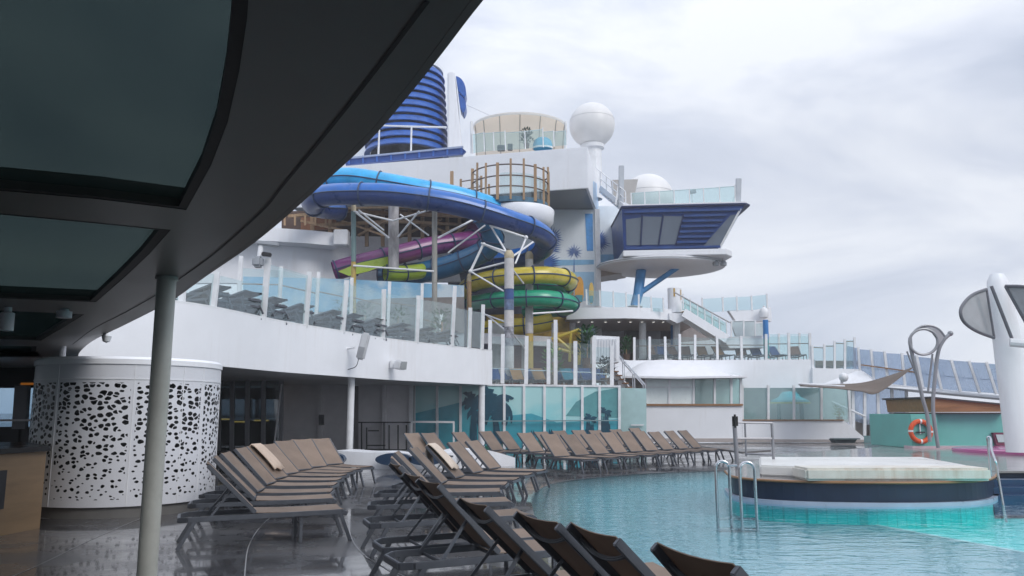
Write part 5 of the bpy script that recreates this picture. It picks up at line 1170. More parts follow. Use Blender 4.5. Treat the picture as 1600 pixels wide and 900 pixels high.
# ================================================================== OBSERVATION WING
ow = thing('observation_wing', 'dark blue observation wing with windows overhanging the ship side', 'building', P(1060,420,52))
Y0 = 49.5; Yb = 55.5
fr_b = [(977,392),(1125,387)]; fr_t = [(973,333),(1160,318)]
A = [P(977,393,Y0), P(1125,387,Y0)]; Bt = [P(973,329,Y0-0.3), P(1160,317,Y0-0.3)]
zb_ = (A[0].z+A[1].z)/2; zt_ = (Bt[0].z+Bt[1].z)/2
bx0, bx1 = A[0].x, A[1].x; tx0, tx1 = Bt[0].x, Bt[1].x
# the wing is turned slightly: left end farther than right end
def rot(x, dy): return Y0 + dy + (bx1 - x)*0.10
def wl_(x, dy, z): return Vector((x, rot(x, dy), z))
vs = [wl_(bx0,0,zb_), wl_(bx1,0,zb_), wl_(bx1-0.3,6,zb_), wl_(bx0,6,zb_), wl_(tx0,-0.5,zt_), wl_(tx1,-0.5,zt_), wl_(tx1-0.3,6.5,zt_), wl_(tx0,6.5,zt_)]
MB().add(vs, [(3,2,1,0),(4,5,6,7),(0,1,5,4),(1,2,6,5),(2,3,7,6),(3,0,4,7)]).build('body', navy, ow)
def fpt(u, v, o=0.03):          # u along, v up on the front face
    x0_ = bx0 + (bx1-bx0)*u; x1_ = tx0 + (tx1-tx0)*u; x = x0_ + (x1_-x0_)*v
    return wl_(x, -0.5*v - o, zb_ + (zt_-zb_)*v)
for k in range(8):
    v = 0.06 + k*0.12
    u0, u1 = (0.02, 0.985) if v > 0.86 or v < 0.1 else (0.53, 0.80+0.12*v)
    MB().bar(fpt(u0, v, 0.09), fpt(u1, v, 0.09), 0.14, 0.16, up=(0,0,1)).build('louver', M('louver_blue',(0.014,0.055,0.21),0.35,var=0.25), ow, bev=0.02)
for k in range(3):
    u0, u1 = (0.03,0.165) if k == 0 else (0.18+0.175*(k-1), 0.345+0.175*(k-1))
    MB().prism([fpt(u0,0.14,0.01), fpt(u1,0.14,0.01), fpt(u1,0.78,0.01), fpt(u0,0.80 if k else 0.74,0.01)], (0,-0.02,0)).build('window_pane', cabinglass, ow)
MB().prism([fpt(0.80,0.05,0.01), fpt(0.985,0.05,0.01), fpt(0.985,0.80,0.01), fpt(0.93,0.78,0.01)], (0,-0.02,0)).build('window_pane', cabinglass, ow)
for u in (0.172,0.352,0.525): MB().bar(fpt(u,0.12,0.05), fpt(u,0.82,0.05), 0.09, 0.08, up=(0,1,0)).build('window_frame', M('frame_navy',(0.01,0.02,0.09),0.4), ow)
MB().bar(fpt(0.985,0.0,0.06), fpt(0.985,0.92,0.06), 0.12, 0.1, up=(0,1,0)).build('window_frame', white2, ow)
# rim roof
e0 = [wl_(tx0-0.05,-0.62,zt_), wl_(tx1+0.1,-0.62,zt_), wl_(tx1+0.45,-0.2,zt_), wl_(tx1+0.5,5.5,zt_), wl_(tx1,6.6,zt_), wl_(tx0-0.05,6.6,zt_)]
MB().prism([p+Vector((0,0,0.003)) for p in e0], (0,0,0.14)).build('roof_rim', M('frame_navy',(0,0,0)), ow, bev=0.03)
e1 = [p+(cenp-p)*0.02+Vector((0,0,0.145)) for cenp in [sum(e0, Vector((0,0,0)))/6] for p in e0]
MB().prism(e1, (0,0,0.09)).build('roof_deck', white, ow)
# white base band and dish
base_pts = [wl_(bx0-0.1,-0.35,zb_), wl_(bx1+0.3,-0.35,zb_), wl_(bx1+0.9,0.6,zb_), wl_(bx1+0.6,5,zb_), wl_(bx0-0.1,6,zb_)]
MB().prism([p+Vector((0,0,-0.38)) for p in base_pts], (0,0,0.375)).build('base_band', white, ow, bev=0.03)
dcn = wl_((P(1035,405,52).x), 3.0, zb_-0.38)
rx = 99/1250*52
MB().lathe(dcn, [(1.0,0.0),(1.03,-0.03),(1.03,-0.22),(0.97,-0.30),(0.75,-0.46),(0.4,-0.56),(0.001,-0.6)], 56, sx=rx, sy=3.5).build('soffit_dish', white, ow, True, ang=50)
MB().lathe(dcn+Vector((0,0,-0.1)), [(1.037,-0.05),(1.045,-0.05),(1.045,-0.02),(1.037,-0.02)], 56, sx=rx, sy=3.5).build('trim_line', M('trim_grey',(0.35,0.35,0.36),0.4), ow)
# wall bracket joining dish to tower
MB().prism([P(930,420,53.2), P(985,410,53.2), P(985,425,53.2), P(930,434,53.2)], (0,2.5,0)).build('root_beam', M('tan_soffit',(0.42,0.36,0.32),0.4), ow)
for px in (1118,1130):
    c = P(px,408,50.5); MB().tube([c+Vector((0,0,0.2)), c], 0.09, 8).build('lamp_bracket', greywall, ow, True); MB().lathe(c+Vector((0,-0.05,-0.32)), [(0.001,0),(0.2,0.02),(0.22,0.2),(0.1,0.34)], 12).build('lamp', M('cam_grey',(0,0,0)), ow, True)
wr_ = [(987,327,986,301),(1008,325.5,1007,299.5),(1031,324,1030,298),(1054,322.5,1053,296.5),(1078,321,1077,295),(1100,319.5,1099,293.5),(1125,318,1124,291.5),(1149,316.5,1148,289)]
glass_rail('wing_railing', 'thin glass railing along the roof edge of the blue wing', [(a_,b_,c_,d_,rot(P(a_,b_,50).x,-0.3)) for a_,b_,c_,d_ in wr_], 0.07, GLASS('faint_glass',(0.86,0.95,0.95),0.05,0.08,(0.7,0.85,0.85)), white2, 0.02, 0.98, rail=0.97, railm=white2)
for i, (px, y0, y1, Y, lab) in enumerate(((970,320,259,51.5,'grey-white flat mast at the inner end of the blue wing roof'),(1153,316,279,49.5,'grey-white flat mast at the outer tip of the blue wing roof'))):
    a_ = P(px, y0, Y); b_ = P(px+1, y1, Y); o = thing('wing_mast', lab, 'mast', a_)
    MB().bar(a_, b_, 0.36, 0.18, up=(0,1,0)).build('shaft', M('mast_grey',(0.5,0.53,0.57),0.35), o, bev=0.03); MB().bar(a_+Vector((-0.35,0,0)), b_+Vector((-0.1,0,-0.8)), 0.12).build('stay', white2, o)
cm_ = P(1082,318,50.2); o = thing('roof_camera', 'small grey camera on the blue wing roof behind the railing', 'camera', cm_); MB().tube([cm_, cm_+Vector((0,0,0.7))],0.05,8).build('stand', greywall, o); MB().bar(cm_+Vector((-0.15,0,0.75)), cm_+Vector((0.25,0,0.8)),0.22).build('housing', M('cam_grey',(0,0,0)), o, bev=0.03)
# struts
yb_m = M('brace_blue',(0.06,0.28,0.60),0.35,var=0.35,scale=0.9)
yv = thing('wing_brace', 'blue and white Y shaped brace below the observation wing', 'brace', P(996,474,51))
MB().tube([P(992,478,51), P(997,460,51), P(1003,414,52)], 0.30, 16, r1=0.34).build('column', yb_m, yv, True)
MB().tube([P(1000,458,51), P(1066,413,51.5)], 0.17, 12).build('diagonal', yb_m, yv, True)
MB().lathe(P(992,480,51), [(0.001,0),(0.5,0),(0.5,0.06),(0.3,0.08)], 16).build('base_plate', white2, yv, True)
# domes behind wing and radome
def radome(px, py, rpx, Y, lab, pedz):
    c = P(px, py, Y); r = rpx/1250*Y*0.99; o = thing('satellite_dome', lab, 'satellite dome', (c.x, c.y, pedz))
    MB().sphere(c, r, 40, 24, 1.0, -62, 90).build('dome', M('dome_white',(0.80,0.79,0.78),0.4,var=0.04), o, True)
    MB().lathe(c, [(r*1.001,r*0.22),(r*1.004,r*0.23),(r*1.001,r*0.24)] if False else [(r*0.978,r*0.22),(r*0.985,r*0.225),(r*0.975,r*0.235)], 40).build('seam', M('seam_grey',(0.5,0.5,0.5),0.5), o)
    zlow = c.z - r*0.88
    MB().lathe((c.x,c.y,0), [(r*0.40,pedz),(r*0.40,zlow-0.35),(r*0.52,zlow-0.3),(r*0.52,zlow-0.05),(r*0.46,zlow)], 28).build('pedestal', white2, o, True)
radome(925,196,37.5,55,'big white satellite dome on a pedestal beside the roof pavilion', zt-1.5)
radome(1012,312,42,62,'low cream satellite dome behind the roof of the blue wing', P(1012,345,62).z)
# stair rail by the upper block
ss_ = thing('bridge_stairs', 'white stairs with rails from the upper block down to the blue wing', 'stairs', P(955,325,52.5))
p0 = P(938,293,53); p1 = P(978,326,51)
MB().bar(p0, p1, 0.12, 0.32).build('stringer', white, ss_); MB().bar(p0+Vector((0.2,1.0,0)), p1+Vector((0.2,1.0,0)), 0.12, 0.32).build('stringer', white, ss_)
for i in range(8):
    c = p0+(p1-p0)*(i+0.5)/8; MB().box(c.x-0.1,c.x+0.25,c.y+0.07,c.y+0.95,c.z-0.03,c.z+0.03).build('tread', greywall, ss_)
h = Vector((0,0,1.15))
for f in (1.0, 0.55): MB().tube([p0+h*f, p1+h*f], 0.04, 8).build('handrail', white2, ss_, True)
MB().tube([P(930,236,53), P(931,262,53), p0+h], 0.045, 8).build('handrail', white2, ss_, True)
for k in range(5): c = p0+(p1-p0)*k/4; MB().bar(c, c+h, 0.07).build('baluster', white2, ss_)
tri = thing('grey_bulkhead', 'grey sloping bulkhead panel behind the bridge stairs', 'bulkhead', P(985,320,56))
slab('panel', M('bulk_grey',(0.42,0.40,0.38),0.5), tri, [(955,281),(997,280),(988,322),(960,322)], 57.5, 0.3)
slab('lower_panel', white, tri, [(936,300),(985,320),(985,345),(936,345)], 56.5, 0.3)

# ================================================================== ROOF PAVILION
def canvas(name, col):
    m = bpy.data.materials.new(name); m.use_nodes = True; t = m.node_tree; t.nodes.clear(); o = N(t, 'ShaderNodeOutputMaterial')
    d = N(t, 'ShaderNodeBsdfDiffuse'); d.inputs[0].default_value = (*col, 1); tl = N(t, 'ShaderNodeBsdfTranslucent'); tl.inputs[0].default_value = (*col, 1)
    mx_ = N(t, 'ShaderNodeMixShader'); mx_.inputs[0].default_value = 0.55; t.links.new(d.outputs[0], mx_.inputs[1]); t.links.new(tl.outputs[0], mx_.inputs[2]); t.links.new(mx_.outputs[0], o.inputs[0]); return m
cv_w = canvas('canvas_white', (0.88,0.87,0.85)); cv_c = canvas('canvas_cream', (0.92,0.82,0.70))
pv = thing('roof_pavilion', 'round roof pavilion with a cream funnel shaped canopy', 'pavilion', P(812,232,53.5))
c = P(812,198,53.5); rx = 76/1250*53.5; ry = 0.85*rx
MB().lathe((c.x,c.y,c.z), [(0.001,0.5),(0.35,0.45),(0.7,0.28),(0.92,0.11),(1.0,0.0),(1.0,-0.16),(0.985,-0.16),(0.98,-0.03)], 48, sx=rx, sy=ry).build('roof', cv_w, pv, True, ang=50)
def lin(a_, t): # lining runs from the front rim down to the back wall
    f = Vector((math.cos(a_), math.sin(a_), -0.06)); b = Vector((0.96*math.cos(a_), -0.70*math.sin(a_), -1.95)); p = f + (b-f)*t
    return Vector((c.x + rx*p.x*0.98, c.y + ry*p.y*0.98, c.z - 0.06 - 2.3*t**2.0))
m = MB(); vs = [lin(math.pi + math.pi*i/36, j/8) for i in range(37) for j in range(9)]
m.add(vs, [(i*9+j, i*9+j+1, (i+1)*9+j+1, (i+1)*9+j) for i in range(36) for j in range(8)]); m.build('canopy_lining', cv_c, pv, True, ang=60)
for k in range(7):
    an = math.pi + math.pi*(k+0.5)/7; MB().tube([lin(an, t/8) + Vector((0,-0.03,-0.03)) for t in range(9)], 0.03, 6).build('rib', M('rib_grey',(0.40,0.37,0.34),0.4), pv, True)
for px in (736.5, 884): MB().tube([P(px,190,52.5), P(px,240,52.5)], 0.09, 8).build('post', white2, pv, True)
zdeck = P(812,233,52).z
rl2 = [(739,240,738,207),(757,237,756,206),(772,236,771,206),(790,235,789,204),(821,233,820,204),(849,230,848,199),(866,229,865,204),(886,227,885,203)]
glass_rail('pavilion_railing', 'glass railing along the roof edge before the pavilion', [(a_,b_,c_,d_,52.4-(a_-735)/150*3.0) for a_,b_,c_,d_ in rl2], 0.07, GLASS('faint_glass',(0,0,0)), white2, 0.02, 0.97, rail=0.97, railm=white2)
for i, (px, py, w, h_, col, lab) in enumerate(((783,231,12,8,(0.10,0.10,0.10),'dark sofa on the roof under the pavilion, left of the plant'),(797,230,8,9,(0.07,0.08,0.08),'dark armchair on the roof under the pavilion beside the plant'))):
    Y = 51.6; a_ = P(px-w/2, py, Y); b_ = P(px+w/2, py-h_, Y); o = thing('sofa', lab, 'sofa', a_)
    MB().box(a_.x,b_.x,Y,Y+0.5,a_.z-0.1,a_.z+0.2).build('seat', M('sofa_%d' % i, col, 0.7), o, bev=0.03); MB().box(a_.x,b_.x,Y+0.42,Y+0.55,a_.z+0.1,b_.z).build('backrest', M('sofa_%d' % i, col), o, bev=0.03)
plant(823,231,51.6,1.25,0.38,'dark green bush on the roof under the pavilion',(0.03,0.06,0.03))
pod = P(848,230,51.8); o = thing('daybed_pod', 'sky blue rounded daybed pod on the roof under the pavilion', 'daybed', pod)
MB().lathe(pod+Vector((0,0,-0.15)), [(0.62,0),(0.66,0.3),(0.58,0.6),(0.35,0.78),(0.001,0.84)], 24, R(0), R(360), sx=1.0, sy=0.8).build('shell', M('pod_blue',(0.10,0.42,0.62),0.5), o, True)
MB().lathe(pod+Vector((0,0,-0.14)), [(0.69,0.0),(0.69,0.12),(0.64,0.12)], 24, sx=1.0, sy=0.8).build('base_ring', white2, o)

# ================================================================== FUNNEL
fu = thing('ship_funnel', 'blue louvered ship funnel with a white fin', 'funnel', P(640,245,66))
fc = P(636,245,67); fr0 = 64/1250*66
Hf = P(640,92,64).z - fc.z
nl = 11
for k in range(nl):
    z0 = Hf*k/nl; r0 = fr0*(1.04 - 0.16*k/nl)
    MB().lathe((fc.x,fc.y,fc.z), [(r0-0.35,z0+0.10),(r0+0.16,z0),(r0+0.17,z0+0.05),(r0-0.06,z0+Hf/nl*0.76),(r0-0.10,z0+Hf/nl*0.76),(r0-0.12,z0+0.30)], 60, R(180), R(376)).build('louver_ring', bluelouv, fu, True, ang=25)
MB().lathe((fc.x,fc.y,fc.z), [(fr0*0.93,0),(fr0*0.80,Hf),(0.001,Hf)], 40).build('core', M('funnel_core',(0.12,0.12,0.14),0.5,var=0.7,scale=0.9), fu, True)
MB().lathe((fc.x,fc.y,fc.z+Hf), [(fr0*0.82,0.0),(fr0*0.9,0.02),(fr0*0.9,0.16),(fr0*0.8,0.2)], 48).build('top_rim', white, fu, True)
MB().prism([P(699,112,64.5), P(710,112,64.5), P(722,235,64.5), P(699,240,64.5)], (0,2.2,0)).build('white_fin', white, fu, bev=0.1)
for pts in ([(712,118),(717,120),(721,123),(725,129),(727.3,136),(728.2,144),(727.5,149),(725.5,153),(721,148),(715.5,142)], [(715.5,143.5),(721,149.5),(725.5,154.5),(727.6,159),(728.2,165),(727,171),(724,177),(719,169)]):
    MB().prism([P(x, y, 65.2) for x, y in pts], (0,1.5,0)).build('fin_louver', bluelouv, fu, bev=0.05)
MB().tube([P(729,164,65), P(765,180,58)], 0.025, 6).build('stay_wire', greywall, fu)
pr = thing('blue_parapet', 'blue parapet rail in front of the funnel base', 'railing', P(640,252,55))
MB().prism([P(540,258,55), P(724,240,55), P(728,236,55), P(722,231,55), P(540,249,55)], (0,0.3,0)).build('panel', M('parapet_blue',(0.02,0.07,0.28),0.4,var=0.2), pr)
for k in range(9): x = 545+22*k; yy = 254-(x-540)*18/184.0; MB().bar(P(x,yy+3,54.93), P(x,yy-8,54.93), 0.12, 0.1, up=(0,1,0)).build('stanchion', bluelouv, pr)
MB().bar(P(540,247.5,54.9), P(724,229.5,54.9), 0.12).build('top_rail', M('parapet_rail',(0.30,0.36,0.50),0.4), pr)
gpf = thing('funnel_gantry', 'white pipe frame standing before the funnel louvers', 'frame', P(620,245,57))
MB().tube([P(591,245,57), P(593,196,57), P(645,198,57), P(698,199,57)], 0.08, 8).build('frame_pipe', white2, gpf, True)
MB().tube([P(642,238,57), P(643,198,57)], 0.07, 8).build('post', white2, gpf, True)

# ================================================================== WHITE DRUM HOUSE, MURAL AND TIMBER DECK LEFT OF SLIDES
dh = thing('white_drum_house', 'curved white deckhouse wall with a ledge behind the balcony', 'building', P(450,440,46))
def cwall(name, pts, th, mat, par):
    b_ = [P(p[0], p[2], p[3]) for p in pts]; t_ = [P(p[0], p[1], p[3]) for p in pts]
    za = sum(p.z for p in b_)/len(b_); zc = sum(p.z for p in t_)/len(t_)
    for p in b_: p.z = za
    for p in t_: p.z = zc
    MB().wall(b_, t_, th).build(name, mat, par, True)
cwall('lower_wall', [(240,371,470,44.5),(330,373,455,44),(420,378,440,44.3),(480,383,435,45),(545,390,430,46.3)], 0.3, white, dh)
cwall('ledge', [(240,352,372,43.4),(330,354,374,43.0),(420,357,378,43.2),(480,361,382,43.8),(530,366,388,44.6)], 1.2, white, dh)
slab('side_wall', M('dh_white',(0.70,0.70,0.72),0.45,var=0.1), dh, [(528,355),(640,350),(700,345),(720,440),(528,440)], 48.5, 0.4)
a_ = P(532,372,44.4); MB().box(a_.x-0.3,a_.x+0.5,a_.y-0.5,a_.y+0.2,a_.z-0.5,a_.z+0.4).build('bracket_box', white2, dh, bev=0.05)
mw_ = thing('mural_wall', 'painted sky mural wall behind the balcony glass', 'wall', P(550,520,41))
def mural_mat():
    m = bpy.data.materials.new('sky_mural'); m.use_nodes = True; t = m.node_tree; b = t.nodes['Principled BSDF']; b.inputs['Roughness'].default_value = 0.45
    tcn = N(t, 'ShaderNodeTexCoord'); sp = N(t, 'ShaderNodeSeparateXYZ'); nz = N(t, 'ShaderNodeTexNoise', i_Scale=0.7, i_Detail=4.0); k = t.links.new
    k(tcn.outputs['Object'], nz.inputs['Vector']); k(tcn.outputs['Object'], sp.inputs[0])
    r = N(t, 'ShaderNodeValToRGB'); r.color_ramp.elements[0].position = 0.42; r.color_ramp.elements[0].color = (0.24,0.50,0.72,1); r.color_ramp.elements[1].position = 0.58; r.color_ramp.elements[1].color = (0.62,0.72,0.78,1)
    k(nz.outputs[0], r.inputs[0]); k(r.outputs[0], b.inputs['Base Color']); return m
slab('sky_panel', mural_mat(), mw_, [(380,432),(540,436),(725,446),(725,478),(380,492)], 41.5, 0.2)
slab('earth_panel', M('earth_mural',(0.22,0.20,0.19),0.5,var=0.4,scale=0.9), mw_, [(560,470),(600,466),(725,464),(725,520),(520,520)], 41.45, 0.04)
slab('base_panel', M('base_mural',(0.45,0.50,0.54),0.5,var=0.25,scale=0.8), mw_, [(380,492),(725,478),(725,560),(380,560)], 41.55, 0.2)
tdk = thing('timber_tower', 'rough timber deck and beams of the slide tower', 'tower', P(600,375,45.5))
rnd = random.Random(3)
for (x0,y0,x1,y1,w) in ((450,338,560,328,0.2),(500,352,640,345,0.22),(560,332,745,338,0.25),(600,345,740,352,0.2),(470,345,545,362,0.15),(640,340,720,372,0.16),(620,372,690,342,0.15),(560,368,620,335,0.16),(690,365,742,345,0.16),(700,372,735,350,0.14),(520,340,600,368,0.14)):
    MB().bar(P(x0,y0,45.2+rnd.uniform(-1,1.5)), P(x1,y1,45.2+rnd.uniform(-1,1.5)), w, w*0.8).build('beam', timber, tdk)
for x in (488,516,573,598,640,660,699,718,736): MB().bar(P(x,326,46), P(x,385,46), 0.2).build('post', timber, tdk)
slab('backing_boards', M('backing_brown',(0.10,0.06,0.045),0.7,var=0.5,scale=1.5), tdk, [(440,330),(745,326),(745,372),(440,366)], 47.6, 0.1)
MB().prism([P(500,327,44), P(745,323,44), P(745,325,47.5), P(500,329,47.5)], (0,0,0.12)).build('deck_boards', timber, tdk)
slab('hut_wall', M('hut_orange',(0.30,0.12,0.05),0.6,var=0.3), tdk, [(470,340),(525,338),(525,358),(470,360)], 46.4, 0.1)
for x0 in range(445,520,16): MB().bar(P(x0,352,44.6), P(x0,336,44.6), 0.1).build('fence_post', timber, tdk)
# round lookout with rope rails
lo_ = thing('lookout_platform', 'round lookout platform with wooden posts and rope rails above the slides', 'platform', P(790,330,47))
lc = P(797,322,46.2); lrad = 2.3
MB().lathe(lc, [(0.001,0),(lrad,0),(lrad,-0.3),(0.001,-0.3)], 40).build('deck', M('lookout_blue',(0.06,0.16,0.24),0.5,var=0.3), lo_)
MB().lathe(lc+Vector((0.5,-0.2,-0.34)), [(2.05,0),(2.12,-0.1),(2.05,-0.75),(1.8,-1.05),(1.2,-1.2)], 40, R(230), R(395)).build('white_skirt', white, lo_, True, ang=60)
rails = {0.95: [], 0.62: [], 0.3: []}
for k in range(11):
    an = R(195 + k*19); p = lc + Vector((lrad*math.cos(an), lrad*math.sin(an), 0)); hgt = 2.1 + 0.15*math.sin(k*1.7)
    MB().bar(p+Vector((0,0,-0.2)), p+Vector((0,0,hgt)), 0.17 if k % 3 == 0 else 0.12).build('wood_post', timber, lo_)
    for f in rails: rails[f].append(p+Vector((0,0,1.95*f)))
for f in rails: MB().tube(cr(rails[f],3), 0.04, 6).build('rope_rail', M('rope',(0.12,0.085,0.07),0.7), lo_, True)
gp = [lc + Vector(((lrad-0.12)*math.cos(R(a_)), (lrad-0.12)*math.sin(R(a_)), 0)) for a_ in range(255,390,9)]
mm = MB(); mm.wall(gp, [p+Vector((0,0,1.4)) for p in gp], 0.015); mm.build('glass_panel', clear, lo_, True)
lr2 = []
for px, y0, y1 in ((706,268,302),(720,280,300),(752,275,312),(764,288,318)):
    p = P(px,y0,46); q = P(px,y1+8,46); MB().bar(q, p, 0.2 if px < 715 else 0.13).build('wood_post', timber, lo_); lr2.append(p)
for dz in (-0.15,-0.65,-1.15): MB().tube([lr2[1]+Vector((0,0,dz)), lr2[2]+Vector((0,0,dz)), rails[0.95][0]+Vector((0,0,dz+0.15))], 0.035, 6).build('rope_rail', M('rope',(0,0,0)), lo_, True)
slab('inner_wall', M('inner_teal',(0.20,0.32,0.36),0.5), lo_, [(730,306),(800,308),(800,322),(730,322)], 47.6, 0.2)

# ================================================================== SLIDES
def slide(name_label, pts, r, m_top, m_bot, every=9, n=7, tip=None, group='waterslides'):
    c = cr([P(*p) for p in pts], n); root = thing('water_slide', name_label, 'waterslide', c[0], group)
    frames = []; prev = None
    for i, p in enumerate(c):
        t = (c[min(i+1, len(c)-1)] - c[max(i-1, 0)]).normalized(); s = t.cross(Vector((0,0,1)))
        if s.length < 0.35 and prev is not None: s = prev - t*prev.dot(t)
        s.normalize()
        if prev is not None and s.dot(prev) < 0: s = -s
        prev = s; u = s.cross(t).normalized()
        if u.z < 0 and abs(t.z) < 0.9: pass
        frames.append((p, s, u))
    def shell(a0, a1, nm, mat, k=11):
        vs = []; 
        for p, s, u in frames:
            for j in range(k+1):
                an = a0 + (a1-a0)*j/k; vs.append(p + (s*math.cos(an) + u*math.sin(an))*r)
        q = k+1; m = MB().add(vs, [(i*q+j, i*q+j+1, (i+1)*q+j+1, (i+1)*q+j) for i in range(len(frames)-1) for j in range(k)])
        m.build(nm, mat, root, True, ang=60)
    up_top = sum(f[2].z for f in frames) > 0
    shell(0, math.pi, 'upper_shell' if up_top else 'lower_shell', m_top if up_top else m_bot); shell(math.pi, 2*math.pi, 'lower_shell' if up_top else 'upper_shell', m_bot if up_top else m_top)
    for i in range(0, len(frames), every):
        p, s, u = frames[i]; t = s.cross(u); vs = []
        rim = [p + (s*math.cos(a_) + u*math.sin(a_))*(r+0.035) for a_ in [2*math.pi*k/28 for k in range(28)]]
        MB().tube(rim, 0.042, 6, closed=True).build('flange', flm, root, True)
    for an, rr in ((0.0, 1), (math.pi, 1)):
        ln = [p + s*math.cos(an)*(r+0.02) for p, s, u in frames]; MB().tube(ln, 0.035, 5).build('seam_flange', flm, root, True)
    return root
flm = M('flange_dark', (0.03,0.06,0.13), 0.4)
def fg(name, c, var=0.22): return M(name, c, 0.3, var=var, scale=1.4, coat=0.25, streak=0.30, scol=tuple(0.5*x+0.14 for x in c))
s_lb = fg('fibre_light_blue', (0.03,0.44,0.84)); s_bl = fg('fibre_blue', (0.006,0.135,0.50)); s_nv = fg('fibre_navy', (0.010,0.045,0.20)); s_tl = fg('fibre_teal', (0.010,0.13,0.28))
s_pu = fg('fibre_purple', (0.20,0.035,0.17)); s_li = fg('fibre_lime', (0.42,0.56,0.04)); s_ye = fg('fibre_yellow', (0.64,0.51,0.045), 0.25); s_gr = fg('fibre_green', (0.008,0.33,0.19)); s_cr = fg('fibre_pale', (0.60,0.55,0.30), 0.25)
slide('light blue waterslide tube curving out from the canopy behind the dark blue one', [(470,300,45),(505,285,43.8),(545,279,43),(600,287,42.8),(655,297,43),(705,306,43.5),(750,318,44.2),(790,332,45)], 0.62, s_lb, s_lb, 10)
slide('big royal blue waterslide tube bending across the front of the slide tower', [(530,328,44.2),(500,325,42.8),(487,315,41.2),(508,305.5,39.9),(550,303,39.2),(611,304.5,39),(690,315,39.4),(745,328,39.9),(800,346,40.6),(838,361,41.6),(853,376,42.8),(846,391,44),(815,402,45),(770,408,45.8),(720,412,46.3)], 0.56, s_bl, s_nv, 10)
slide('teal blue waterslide dropping behind the royal blue bend', [(755,338,42.2),(764,352,42.4),(770,370,42.7),(764,386,43),(742,400,43.3),(706,414,43.6),(668,424,43.8),(630,430,44),(595,436,44.2)], 0.60, s_tl, s_tl, 8)
slide('purple waterslide with a lime green belly running downhill to the left', [(742,352,46.5),(738,372,45.5),(715,378,44.6),(672,385,43.8),(625,397,43.0),(580,408,42.4),(545,417,42),(522,424,41.8)], 0.53, s_pu, s_pu, 8)
slide('lime green waterslide outlet below the purple tube', [(602,426,42.2),(625,427,42.6),(650,425,43.2),(672,421,44)], 0.42, s_li, s_li, 9)
slide('yellow waterslide coil above the green coil', [(722,458,45.5),(735,445,44.2),(765,436,43),(810,431,42.4),(860,430,42.8),(888,436,44.2),(884,444,46),(850,446,47.5),(790,446,48)], 0.46, s_ye, s_cr if False else s_ye, 8)
slide('emerald green waterslide coil below the yellow coil', [(738,474,45.5),(770,469,43.4),(810,466,42.6),(855,466,42.7),(885,471,43.8),(892,478,45.3),(870,484,47),(820,484,48)], 0.44, s_gr, s_gr, 8)
slide('inner green waterslide bend between the yellow and green coils', [(800,449,47),(835,446,46),(870,448,45.5),(888,450,46.2)], 0.42, s_gr, s_gr, 9)
slide('yellow splash trough under the green coil', [(757,515,46.5),(790,512,46),(830,509,45.8),(862,503,46)], 0.50, s_ye, s_ye, 12)
# lime belly patch on purple slide
lb = thing('slide_liner', 'lime green liner strip along the lower mouth of the purple slide', 'slide liner', P(560,428,41.5))
MB().prism([P(528,424,41.35),P(560,411,41.5),P(606,401,42.0),P(606,413,42.0),P(575,424,41.5),P(545,431,41.3)], (0,0.06,0)).build('liner', s_li, lb)
bp_o = thing('splash_basin_wall', 'dark mixed wall of the splash zone behind the slides', 'wall', P(800,520,48.8))
slab('panel', M('splash_wall',(0.10,0.11,0.16),0.5,var=0.6,scale=0.8), bp_o, [(700,370),(850,400),(852,545),(700,545)], 49.5, 0.2)
slab('yellow_panel', M('splash_yellow',(0.55,0.36,0.06),0.5,var=0.6,scale=1.2,streak=0.5,scol=(0.25,0.10,0.12)), bp_o, [(760,492),(890,488),(890,540),(760,522)], 48.8, 0.2)
# splash bucket frame / yellow structure right
ysp = thing('yellow_play_frame', 'yellow play structure with pipes below the green coil', 'play structure', P(880,570,44))
for (a_, b_) in (((862,530),(905,515)),((866,560),(866,520)),((890,565),(892,518)),((905,570),(905,515)),((870,545),(900,552)),((866,525),(890,545))): MB().tube([P(*a_,44.2), P(*b_,44.2)], 0.09, 8).build('pipe', M('yellow_pipe',(0.55,0.42,0.06),0.4), ysp, True)
slab('yellow_panel', M('splash_yellow',(0,0,0)), ysp, [(870,520),(905,516),(905,548),(870,548)], 44.6, 0.08)
# columns and braces
def scol(px, y0, y1, Y, r, lab, segs):
    a_ = P(px, y1, Y); b_ = P(px, y0, Y); o = thing('slide_column', lab, 'column', a_, 'columns carrying the slides'); n_ = len(segs)
    z = 0
    for i, (f, mt) in enumerate(segs):
        p = a_ + (b_-a_)*z; q = a_ + (b_-a_)*(z+f-0.002); z += f
        MB().tube([p, q], r, 20).build('column_section', mt, o, True)
    MB().lathe(b_, [(r*1.03,0),(r*1.0,0.25),(r*0.6,0.42),(0.001,0.45)], 16).build('cap', M('col_cap',(0.50,0.42,0.28),0.5,var=0.4,scale=3), o, True)
    return o
cw = M('col_white', (0.60,0.58,0.58), 0.45, var=0.25, scale=2); cbn = M('col_navy',(0.03,0.08,0.25),0.4,var=0.4,scale=3); cgy = M('col_grey_tan',(0.34,0.33,0.30),0.5,var=0.45,scale=2.2,stretch=(1,1,0.25)); cye = M('col_yellow',(0.50,0.36,0.10),0.5,var=0.25)
scol(795.5,404,590,39.5,0.24,'thick pale column with a navy band in front of the coils',[(0.26,cw),(0.16,M('col_sketch',(0.36,0.36,0.40),0.45,var=0.85,scale=5)),(0.14,cw),(0.09,M('col_blue_fade',(0.16,0.22,0.36),0.4,var=0.8,scale=3)),(0.09,cbn),(0.26,cw)])
scol(827,405,585,43.5,0.22,'pale column behind the coils to the right of the thick one',[(0.35,cye),(0.1,cw),(0.55,cw)])
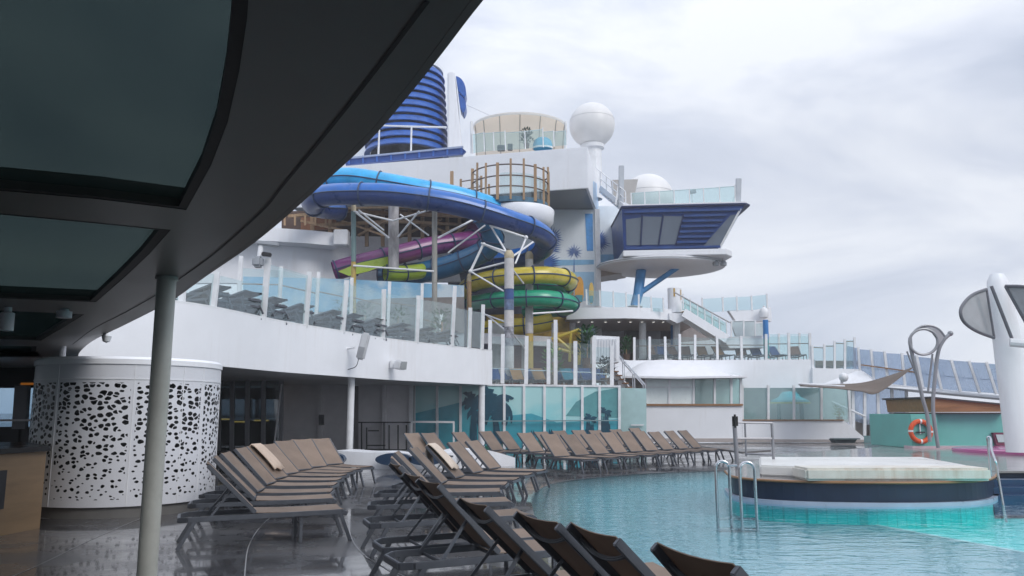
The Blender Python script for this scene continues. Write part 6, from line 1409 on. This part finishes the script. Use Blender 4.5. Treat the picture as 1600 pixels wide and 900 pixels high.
scol(552.5,330,560,40.5,0.13,'slim teal grey column with a yellow section crossing the purple slide',[(0.30,cw),(0.35,cye),(0.35,M('col_teal',(0.16,0.25,0.25),0.4,var=0.5,scale=2,stretch=(1,1,0.3)))])
scol(679,328,560,40.5,0.14,'slim grey and tan column crossing the purple slide end',[(0.5,cgy),(0.5,cgy)])
scol(615,322,420,41.5,0.28,'stout marbled column under the royal blue slide',[(1.0,M('col_marble',(0.42,0.40,0.40),0.4,var=0.6,scale=2,stretch=(1,1,0.4)))])
scol(733,440,560,42.5,0.13,'short tan column between the yellow coil and the balcony glass',[(1.0,timber)])
br = thing('slide_bracing', 'white steel branch braces carrying the slide bends', 'bracing', P(780,440,40))
for (a_, b_, Y0_, Y1_, w) in (((795,400),(756,382),39.5,40.5,.07),((795,400),(765,350),39.5,41.2,.07),((765,352),(822,371),40.2,40.4,.08),((822,372),(805,412),40.3,39.6,.07),((795,405),(833,378),39.5,40.6,.07),((755,382),(735,424),40.4,40.4,.09),((735,424),(790,410),40.4,39.5,.07),((735,424),(787,455),40.4,39.5,.06),((752,380),(792,394),40.4,39.5,.07),((800,420),(818,443),39.5,41,.06),((795,520),(760,492),39.5,41,.06),((795,505),(757,491),39.5,41,.06),((800,520),(820,545),39.5,42,.06),((832,490),(895,486),42,43,.07),((552,415),(678,424),40.3,40.3,.07),((552,330),(614,345),40.4,41,.07),((614,345),(672,328),41,40.4,.07),((556,332),(608,372),40.4,41,.08),((560,328),(600,360),40.4,41,.06),((622,370),(655,330),41,40.4,.07),((625,335),(670,368),41,41,.06),((684,372),(742,342),40.4,41.5,.08),((700,395),(758,352),41,41.5,.06)):
    MB().tube([P(*a_,Y0_), P(*b_,Y1_)], w*0.72, 8).build('brace', white2, br, True)
for c_ in ((756,382,40.4),(735,424,40.4),(822,371,40.3),(795,402,39.4)): MB().sphere(P(*c_), 0.11, 12, 8).build('node', white2, br, True)
# plants behind the balcony glass
for i, (px, py, h_, r_) in enumerate(((570,515,1.1,0.55),(622,515,1.0,0.6),(690,530,1.3,0.5),(535,505,1.0,0.5))):
    plant(px, py, 35.5, h_, r_, ['green bush behind the balcony glass near the wall speaker','low green bush behind the balcony glass under the slim grey column','tall spiky plant behind the balcony end glass','small green bush on the balcony left of the speaker'][i], (0.06,0.13,0.04), 160)

# ================================================================== HAZE
hz = MB().box(-70, 80, -14, 80, -28.2, 24.5).build('haze', None)
hm = bpy.data.materials.new('misty_air'); hm.use_nodes = True; ht = hm.node_tree; ht.nodes.clear()
ho = N(ht, 'ShaderNodeOutputMaterial'); hv = N(ht, 'ShaderNodeVolumePrincipled'); hv.inputs['Color'].default_value = (0.93, 0.95, 1, 1); hv.inputs['Density'].default_value = 0.0013
ht.links.new(hv.outputs[0], ho.inputs['Volume']); hz.data.materials.append(hm); tag(hz, 'thin rainy mist over the whole deck', None, kind='stuff')
